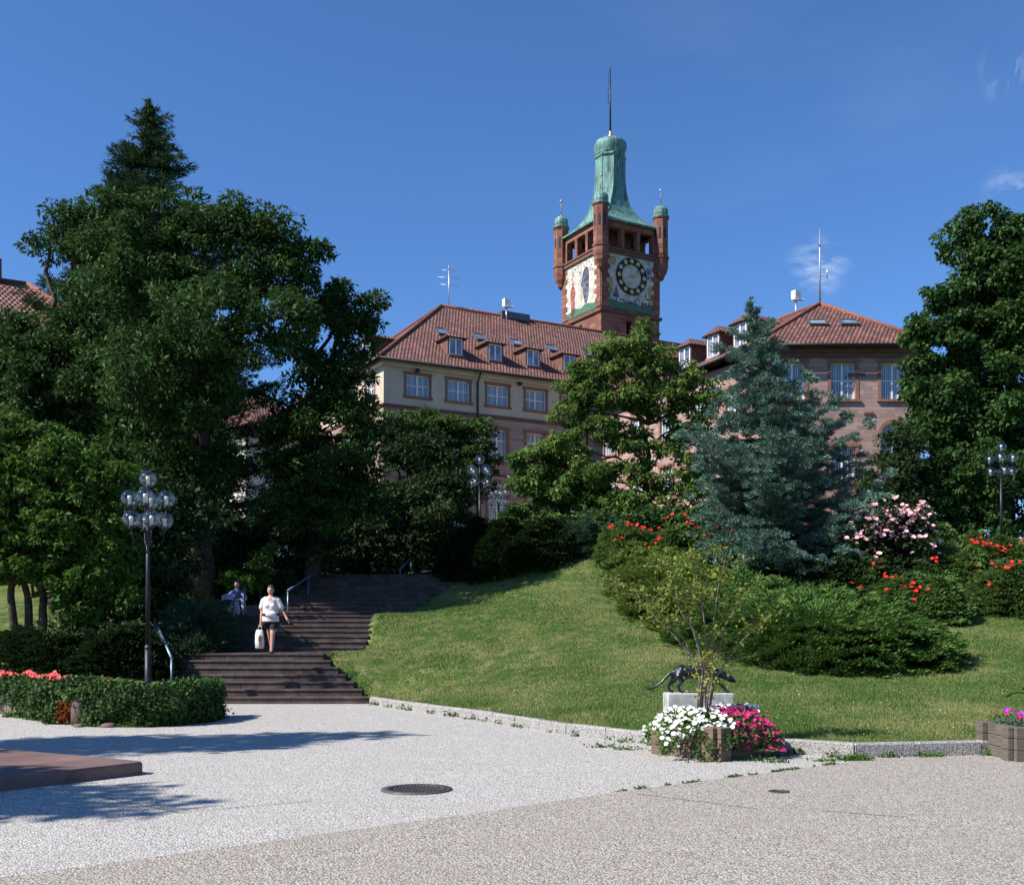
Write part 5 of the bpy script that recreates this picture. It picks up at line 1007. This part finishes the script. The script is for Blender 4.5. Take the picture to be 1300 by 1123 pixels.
for p, d in pi:
    q = V((-d.y, d.x, 0)); k = 10
    for _ in range(k):
        z = random.uniform(.02, .66); s = p+V((0, 0, z)); sk = (px_skip(p) and z < .5) or (650+p.x*F/p.y < 20+9*math.sin(z*9) and z < .6)
        if sk: continue
        bul = .16+.09*math.sin(p.x*3+z*4)+.07*math.sin(p.x*7.3-z*9); P.append(s-q*(bul*(1-.5*abs(z-.4)))+V((random.gauss(0, .03),)*3)); N_.append(-q+Z*.3)
    for _ in range(7): P.append(p+q*random.uniform(-.15, .45)+Z*(.635+.045*math.sin(p.x*2.2)+.03*math.sin(p.x*7)+abs(random.gauss(0, .035)))); N_.append(Z)
P = np.array(P); N_ = np.array(N_); k = 7; idx = np.repeat(np.arange(len(P)), k); nn = len(idx); ax = rnd(nn)*.6; ax[:, 2] -= .5; npmesh('foliage', leafquads(P[idx]+rnd(nn)*.05, ax, N_[idx]+rnd(nn)*.45, RNG.uniform(.05, .085, nn), RNG.uniform(.045, .07, nn)), 4, 'leaf_ivy', iv)
Q = np.array([at((84 if k_ % 3 else 76)+random.gauss(0, 2.2)-(v_-900)*.12, v_, 19.6+random.uniform(-.12, .08)) for k_ in range(230) for v_ in (random.triangular(881, 920, 900),)]); nn = len(Q); ax = rnd(nn); ax[:, 2] -= 1; npmesh('autumn_leaves', leafquads(Q, ax, rnd(nn)+[0, -1, 0], RNG.uniform(.06, .09, nn), RNG.uniform(.045, .07, nn)), 4, 'leaf_autumn', iv)
pc = at(98, 922, 19.35); b = MB(); b.grid([[V((pc.x+sx_*.19*k_, 19.55+sy_*.16*k_, z)) for sx_, sy_ in [(math.cos(t), math.sin(t)) for t in [2*math.pi*i/12 for i in range(12)]]] for z, k_ in ((-.05, 1.02), (.3, 1), (.47, .98), (.54, .8), (.57, .4))], 0, True, True)
tag(b.build('stone_pillar', 'red_slab'), 'short rounded stone pillar standing in a gap of the ivy', 'pillar')
def stone(x, y, s, lb):
    b = MB(); b.grid([[V((x+s*rr*math.cos(t)*(1+.2*math.sin(2*t+x)), y+.6*s*rr*math.sin(t), z*s)) for t in [2*math.pi*i/9 for i in range(9)]] for rr, z in ((.9, -.1), (1, .12), (.8, .4), (.4, .52))], 0, True, True); tag(b.build('stone', 'red_slab'), lb, 'stone')
p = at(107, 915, 19.25); stone(p.x, 19.0, .11, 'small pink stone lying at the foot of the rounded pillar'); p = at(142, 908, 19.1); stone(p.x, 18.95, .15, 'larger half-buried stone at the foot of the ivy, right of the pillar')
ge = thing('geranium_bed', (-10.5, 22.6, .7), 'row of coral red geraniums on top of the stone wall at left', 'flowers'); Q = []; G_ = []
for _ in range(700):
    px = random.choice([random.uniform(-30, 70), random.uniform(-30, 92), random.uniform(30, 70)]); Y = 22.4+random.uniform(0, .8) if px < 40 else 21.4+random.uniform(-.2, .7); q = at(px, 800, Y); Q.append((q.x, q.y, .72+random.gauss(0, .04)+.04*math.sin(px*.2)))
for px in (113, 115, 116, 131, 134, 136): q = at(px, 868, 20.2); Q.append((q.x, q.y, .74))
for _ in range(2600): q = at(random.uniform(-40, 140), 800, 22.8+random.uniform(-1.0, .9)); G_.append((q.x, q.y, .62+random.gauss(0, .04)))
G_ = np.array(G_); nn = len(G_); npmesh('foliage', leafquads(G_, rnd(nn), rnd(nn)*.5+[0, 0, 1], np.full(nn, .1), np.full(nn, .09)), 4, 'leaf_petunia', ge); blossoms('blossoms', ge, np.array(Q), .042, 'petal_coral', 6)

# petunias in the planter
def petunia(lb, name, mat, c, d, e, L0_, L1, nfl, nlf, overh, mat2=None):
    r = thing(name, c+Z*.4, lb, 'petunias', 'petunias in the near planter'); Fl = []; Lf = []
    for i in range(nfl+nlf):
        s = random.uniform(L0_, L1); t_ = random.uniform(-.62, .62) if random.random() < .6 else random.choice((-1, 1))*random.uniform(.45, .66); p = c+d*s+e*t_; edge = max(0, abs(t_)-.42)+max(0, abs(s)-.5)*1.0
        z = .50+.10*(1-min(1, (abs(t_)/.6)**2))+random.gauss(0, .025)-edge*random.uniform(.2, overh)*1.7
        (Fl if i < nfl else Lf).append((p.x, p.y, max(.12, z+(.015 if i < nfl else -.03))))
    Lf = np.array(Lf); nn = len(Lf); npmesh('foliage', leafquads(Lf, rnd(nn), rnd(nn)*.6+[0, -.2, 1], np.full(nn, .055), np.full(nn, .035)), 4, 'leaf_petunia', r); blossoms('blossoms', r, np.array(Fl), .031, mat, 6); return r
dd_ = V((.98, .12, 0)).normalized(); ee_ = V((-.12, .98, 0)).normalized()
petunia('mass of white petunias spilling over the left half of the near planter', 'petunia_plant', 'petal_white', PC+Z*0, dd_, ee_, -.86, .12, 340, 1900, .5)
petunia('mass of crimson petunias spilling over the right half of the near planter', 'petunia_plant', 'petal_magenta', PC+Z*0, dd_, ee_, .08, .80, 330, 1500, 1.5)
r = thing('petunia_plant', PC+V((.5, .35, .5)), 'few white petunias behind the crimson ones in the near planter', 'petunias', 'petunias in the near planter'); Q = np.array([PC+V((random.uniform(.15, .72), random.uniform(.25, .5), .60+random.uniform(-.03, .06))) for _ in range(34)]); blossoms('blossoms', r, Q, .036, 'petal_white', 6)
nn = 120; npmesh('foliage', leafquads(Q[RNG.integers(0, 34, nn)]+rnd(nn)*.04-[0, 0, .05], rnd(nn), rnd(nn)+[0, 0, 1], np.full(nn, .05), np.full(nn, .03)), 4, 'leaf_petunia', r)
# trailing ivy on the planter sides
r = thing('trailing_plant', Pd*0+V((2.2, 14.4, .2)), 'little green creeper hanging down the side of the near planter', 'plant'); Q = []
LcP, FcP = V((1.98, 14.92, 0)), V((2.66, 14.02, 0))
for k, zc in ((.2, .14), (.45, .16), (.62, .24), (.8, .1), (.9, .3), (1.0, .2)):
    for _ in range(46): p = LcP+(FcP-LcP)*k+V((random.gauss(0, .045), random.gauss(0, .045), zc+random.gauss(0, .055)))-Pe*.11; Q.append(tuple(p))
for k, zc in ((.1, .25), (.25, .3), (.9, .3), (.98, .2)):
    for _ in range(60): p = FcP+Pe*0+Pd*.11+Pe*(k*1.06)+V((random.gauss(0, .045), random.gauss(0, .045), zc+random.gauss(0, .07))); Q.append(tuple(p))
Q = np.array(Q); nn = len(Q); npmesh('foliage', leafquads(Q, rnd(nn)+[0, 0, -.5], rnd(nn)*.5+[-.6, -.8, .4], np.full(nn, .045), np.full(nn, .035)), 4, 'leaf_ivy', r)
# slim multi-stemmed tree in the planter
r = thing('young_tree', (2.62, 14.75, .3), 'slender multi-stemmed young tree with sparse yellow-green leaves growing in the near planter', 'tree'); b = MB(); Q = []
base_ = V((2.60, 14.75, .25))
for (x1, y1, x2, y2, x3, y3) in ((892, 850, 880, 800, 845, 738), (897, 840, 893, 780, 883, 716), (902, 850, 906, 785, 922, 704), (905, 850, 920, 795, 955, 742), (888, 860, 868, 810, 822, 762), (895, 850, 878, 790, 838, 704), (908, 860, 935, 820, 985, 775), (886, 845, 850, 800, 788, 738)):
    dy = random.uniform(-.3, .3); p0 = base_+V((random.uniform(-.1, .1), random.uniform(-.08, .08), 0)); p1 = at(x1, y1, 14.75+dy*.3); p2 = at(x2, y2, 14.75+dy*.7); p3 = at(x3, y3, 14.75+dy)
    b.tube([p0, p1, (p1+p2)/2+V((.015, 0, 0)), p2, (p2+p3)/2-V((.02, 0, 0)), p3], [.016, .014, .012, .009, .006, .003], 6)
    for t_ in [random.random() for _ in range(11)]:
        s = p1+(p2-p1)*t_*2 if t_ < .35 else p2+(p3-p2)*min(1, (t_-.3)*1.5); e_ = s+V((max(-.4, min(.4, random.gauss(0, .22))), max(-.3, min(.3, random.gauss(0, .2))), random.uniform(0, .2))); b.tube([s, (s+e_)/2+Z*.02, e_], [.005, .004, .002], 4)
        dens = 19 if s.z > 1.5 else 6
        for _ in range(dens): Q.append(tuple(s+(e_-s)*random.random()+V((random.gauss(0, .055), random.gauss(0, .055), random.gauss(0, .045)))))
    for _ in range(60): Q.append(tuple(p3+(p2-p3)*random.random()*.7+V((random.gauss(0, .15), random.gauss(0, .15), random.gauss(0, .07)))))
b.build('trunk', 'pale_bark', r); Q = np.array(Q); nn = len(Q); ax = rnd(nn); ax[:, 2] -= .4; npmesh('crown', leafquads(Q, ax, rnd(nn)*.6+[0, 0, 1], RNG.uniform(.05, .085, nn), RNG.uniform(.03, .048, nn)), 4, 'leaf_young', r)
Q = np.array([at(random.gauss(900, 14), random.gauss(858, 14), 14.5+random.gauss(0, .1)) for _ in range(70)]+[at(random.gauss(899, 3), random.gauss(832, 7), 14.5) for _ in range(26)]); nn = len(Q); npmesh('yellow_leaves', leafquads(Q, rnd(nn), rnd(nn)*.6+[0, -.7, .6], RNG.uniform(.04, .07, nn), RNG.uniform(.03, .05, nn)), 4, 'leaf_yellow', r)
# flowers in the right planter with a big-leaved plant
r = thing('flower_plant', RC+Z*.4, 'small mixed pink and purple flowers in the planter at the right edge', 'flowers'); Q = np.array([RC+V((random.uniform(-.6, .6), random.uniform(-.4, .4), .50+random.uniform(0, .14))) for _ in range(60)]); blossoms('blossoms', r, Q[:38], .032, 'petal_magenta', 6); blossoms('purple_blossoms', r, Q[38:], .028, 'petal_purple', 6)
nn = 900; npmesh('foliage', leafquads(np.array([RC+V((random.uniform(-.62, .62), random.uniform(-.42, .42), .42+random.uniform(0, .14))) for _ in range(nn)]), rnd(nn)+[0, 0, .8], rnd(nn), np.full(nn, .07), np.full(nn, .02)), 4, 'leaf_fern', r)
r = thing('broad_leaved_plant', RC+V((.1, -.1, .4)), 'plant with long pale broad leaves at the right edge above the small flowers', 'plant'); b = MB()
for ang, L_, rise in ((170, .62, .42), (195, .5, .22), (120, .5, .5), (60, .5, .5), (0, .5, .4), (250, .45, .35)):
    d = V((math.cos(math.radians(ang)), math.sin(math.radians(ang)), 0)); s = V((-d.y, d.x, 0)); rows = []
    for i in range(9): t_ = i/8; wdt = .075*math.sin(math.pi*min(1, t_*1.0+.04))**.7; p = RC+V((.1, -.1, .45))+d*L_*t_+Z*(rise*math.sin(t_*2.1)); rows.append([p-s*wdt+Z*.015, p-Z*.012, p+s*wdt+Z*.015])
    b.grid(rows, 0, False, True, False)
b.build('leaves', 'leaf_bright', r)
# weeds along kerb and joint
W_ = []
for a_, c in zip(KERB[:-1], KERB[1:]):
    a_, c = V((*a_, 0)), V((*c, 0)); L_ = (c-a_).length
    for _ in range(int(L_*3.2)):
        p = a_+(c-a_)*random.random(); p = p-V((0, random.uniform(.03, .1), 0)); n = random.randint(6, 40)
        for _ in range(n): W_.append((p.x+random.gauss(0, .07), p.y+random.gauss(-.03, .02), abs(random.gauss(0, .045))))
for (cx_, cy_, n, sp_) in ((4.5, 14.15, 260, .12), (3.6, 14.6, 60, .1), (4.1, 14.05, 60, .1), (5.6, 14.55, 120, .12), (5.2, 14.6, 90, .1), (3.2, 14.1, 50, .12), (1.6, 15.4, 70, .12), (1.3, 15.7, 40, .1), (2.5, 13.95, 40, .1), (3.4, 13.9, 50, .1)):
    for _ in range(n): W_.append((cx_+random.gauss(0, sp_), cy_+random.gauss(0, sp_*.4), abs(random.gauss(0, .03))))
for t_ in [q for q in (random.random()**.7 for _ in range(900)) if math.sin(q*31)+math.sin(q*73+1) > .25]: W_.append((1.09+3.4*t_+random.gauss(0, .02), 11.35+2.68*t_+random.gauss(0, .015), abs(random.gauss(0, .008))))
for _ in range(900): k_ = random.choice(WP[2:8]); j_ = WP.index(k_); t_ = random.random(); a_ = V((*WP[j_], 0)); c = V((*WP[min(j_+1, 9)], 0)); p = a_+(c-a_)*t_; W_.append((p.x+random.gauss(0, .05), p.y-.15+random.gauss(0, .06), abs(random.gauss(0, .04))))
W_ = np.array(W_); nn = len(W_); o = npmesh('weeds', leafquads(W_, rnd(nn)*.7+[0, 0, .6], rnd(nn)+[0, -.4, .7], RNG.uniform(.04, .08, nn), RNG.uniform(.015, .035, nn)), 4, 'leaf_bright'); tag(o, 'small weeds growing along the kerb and in the paving joints', 'weeds', kind='stuff')
# lawn grass
def grass(n):
    P = []; tot = 0
    while tot < n:
        y = 14.2+ (36-14.2)*RNG.random(n)**1.25; x = (RNG.random(n)*1.0-.46)*y*1.02
        k = (y > np.interp(x, KX, KY)+.17) & (x < 17) & ((y < 24.6) | (x > np.interp(y, [24.6, 25, 27.1, 29, 31.3, 33.4, 37], [-3.2, -3.2, -4.68, -3.9, -3.86, -3.2, -1.5]))); q = np.stack([x[k], y[k]], 1); P.append(q); tot += len(q)
    P = np.concatenate(P)[:n]; z = hgt(P[:, 0], P[:, 1]); H = RNG.uniform(.022, .058, n)*(1+.5*(np.sin(P[:, 0]*1.3)*np.sin(P[:, 1]*1.1) > .3)); a_ = RNG.random(n)*6.28; wv = np.stack([np.cos(a_), np.sin(a_), 0*a_], 1)*.0075*(P[:, 1:2]/15)
    b0 = np.stack([P[:, 0], P[:, 1], z-.01], 1); tip = b0+np.stack([RNG.normal(size=n)*.02, RNG.normal(size=n)*.02, H], 1); return np.stack([b0-wv, b0+wv, tip], 1).reshape(-1, 3)
o = npmesh('grass', grass(330000), 3, 'blade'); tag(o, 'short summer grass blades of the sloping lawn', 'grass', kind='stuff')
Q = np.stack([RNG.uniform(-3, 9, 700), RNG.uniform(15, 27, 700)], 1); Q = Q[Q[:, 1] > np.interp(Q[:, 0], KX, KY)+.4]; nn = len(Q); z = hgt(Q[:, 0], Q[:, 1])+.045
o = npmesh('clover', leafquads(np.stack([Q[:, 0], Q[:, 1], z], 1), rnd(nn), rnd(nn)*.3+[0, -.6, 1], np.full(nn, .016), np.full(nn, .014)), 4, 'petal_white'); tag(o, 'tiny white clover heads dotted over the lawn', 'clover', kind='stuff')
# trees outside the frame on the left that throw the shade on the plaza
def shader(x, y, zc, rx, rz, lb):
    r = thing('broadleaf_tree', (x, y, 0), lb, 'tree', 'trees at the left of the plaza outside the frame'); bl = []
    for k in range(12): bl.append((np.array([x+random.gauss(0, rx*.35), y+random.gauss(0, rx*.25), zc+(k/5.5-1)*rz*.85]), np.array([rx*.55, rx*.5, rx*.5])))
    P, R = clumps(bl, .6, 1.2, .4); npmesh('crown', leafcloud(P, R, 45, .3, .17), 4, 'leaf_maple', r); b = MB(); limb(b, (x, y, -.1), (x, y, zc), .3, .12)
    for c, _ in bl: limb(b, (x, y, zc-rz*.7), c, .12, .03)
    b.build('trunk', 'bark', r)
shader(-17.0, 10.8, 9.2, 2.2, 4.8, 'tall leafy tree left of the plaza, throwing shade beside the ivy wall'); shader(-14.6, 6.6, 8.2, 1.7, 3.0, 'leafy tree nearest the camera left of the plaza, shading the front left corner')
# ---------------------------------------------------------------- light, sky, camera
sc = bpy.context.scene; wld = bpy.data.worlds.new('World'); sc.world = wld; wld.use_nodes = True; t = wld.node_tree; t.nodes.clear()
out = t.nodes.new('ShaderNodeOutputWorld'); bg = t.nodes.new('ShaderNodeBackground'); sky = t.nodes.new('ShaderNodeTexSky'); sky.sky_type = 'NISHITA'; sky.sun_disc = False
sky.sun_elevation = math.radians(44); sky.sun_rotation = math.atan2(SUN.x, SUN.y); sky.altitude = 300; sky.air_density = 1.0; sky.dust_density = 0; sky.ozone_density = 8.0
bg.inputs[1].default_value = .085
tc = t.nodes.new('ShaderNodeTexCoord')
def wisp(px, py, rad, scale, stretch):        # small cloud wisps fixed in the sky
    d = at(px, py, 100)-V((0, 0, EYE)); d.normalize(); mp = t.nodes.new('ShaderNodeVectorMath'); mp.operation = 'DISTANCE'; mp.inputs[1].default_value = d; t.links.new(tc.outputs['Generated'], mp.inputs[0])
    m = t.nodes.new('ShaderNodeMapRange'); m.inputs[1].default_value = 0; m.inputs[2].default_value = rad; m.inputs[3].default_value = 1; m.inputs[4].default_value = 0; m.interpolation_type = 'SMOOTHSTEP'; t.links.new(mp.outputs['Value'], m.inputs[0])
    mm = t.nodes.new('ShaderNodeMapping'); mm.inputs['Scale'].default_value = stretch; mm.inputs['Rotation'].default_value = (0, math.radians(35), 0); t.links.new(tc.outputs['Generated'], mm.inputs[0])
    n = t.nodes.new('ShaderNodeTexNoise'); n.inputs['Scale'].default_value = scale; n.inputs['Detail'].default_value = 7; n.inputs['Roughness'].default_value = .6; t.links.new(mm.outputs[0], n.inputs['Vector'])
    r = t.nodes.new('ShaderNodeMapRange'); r.inputs[1].default_value = .5; r.inputs[2].default_value = .95; t.links.new(n.outputs['Fac'], r.inputs[0])
    q = t.nodes.new('ShaderNodeMath'); q.operation = 'MULTIPLY'; t.links.new(m.outputs[0], q.inputs[0]); t.links.new(r.outputs[0], q.inputs[1]); return q.outputs[0]
acc = None
for a_ in ((1040, 338, .034, 22, (1, 1, 3)), (1288, 240, .028, 16, (1, 1, 2)), (1284, 90, .03, 14, (3, 1, 1)), (1000, 40, .35, 3.0, (1, 1, 3.5))):
    q = wisp(*a_)
    if a_[2] > .1: s = t.nodes.new('ShaderNodeMath'); s.operation = 'MULTIPLY'; s.inputs[1].default_value = .06; t.links.new(q, s.inputs[0]); q = s.outputs[0]
    if acc is None: acc = q
    else: s = t.nodes.new('ShaderNodeMath'); s.operation = 'ADD'; s.use_clamp = True; t.links.new(acc, s.inputs[0]); t.links.new(q, s.inputs[1]); acc = s.outputs[0]
tn = t.nodes.new('ShaderNodeMix'); tn.data_type = 'RGBA'; tn.blend_type = 'MULTIPLY'; tn.inputs[0].default_value = 1; tn.inputs[7].default_value = (.80, .98, 1.16, 1); t.links.new(sky.outputs[0], tn.inputs[6])
mx = t.nodes.new('ShaderNodeMix'); mx.data_type = 'RGBA'; t.links.new(acc, mx.inputs[0]); t.links.new(tn.outputs[2], mx.inputs[6]); mx.inputs[7].default_value = (8, 8.6, 9.6, 1)
t.links.new(mx.outputs[2], bg.inputs[0]); t.links.new(bg.outputs[0], out.inputs[0])
sl_ = bpy.data.lights.new('sun', 'SUN'); sl_.energy = 4.6; sl_.angle = math.radians(.5); sl_.color = (1, .955, .89); so = bpy.data.objects.new('sun', sl_); C.objects.link(so); so.rotation_euler = (-SUN).to_track_quat('-Z', 'Y').to_euler()
cd = bpy.data.cameras.new('camera'); cam = bpy.data.objects.new('camera', cd); C.objects.link(cam); cam.location = (0, 0, EYE); cam.rotation_euler = (math.radians(90), 0, 0)
cd.sensor_width = 36; cd.lens = F/1300*36; cd.shift_y = (HY-561.5)/1300; cd.clip_end = 5000; cd.clip_start = .1; sc.camera = cam
sc.view_settings.view_transform = 'Standard'; sc.view_settings.look = 'None'; sc.view_settings.gamma = 1; sc.view_settings.exposure = .75
try: sc.cycles.max_bounces = 6; sc.cycles.transparent_max_bounces = 16; sc.cycles.diffuse_bounces = 3
except Exception: pass
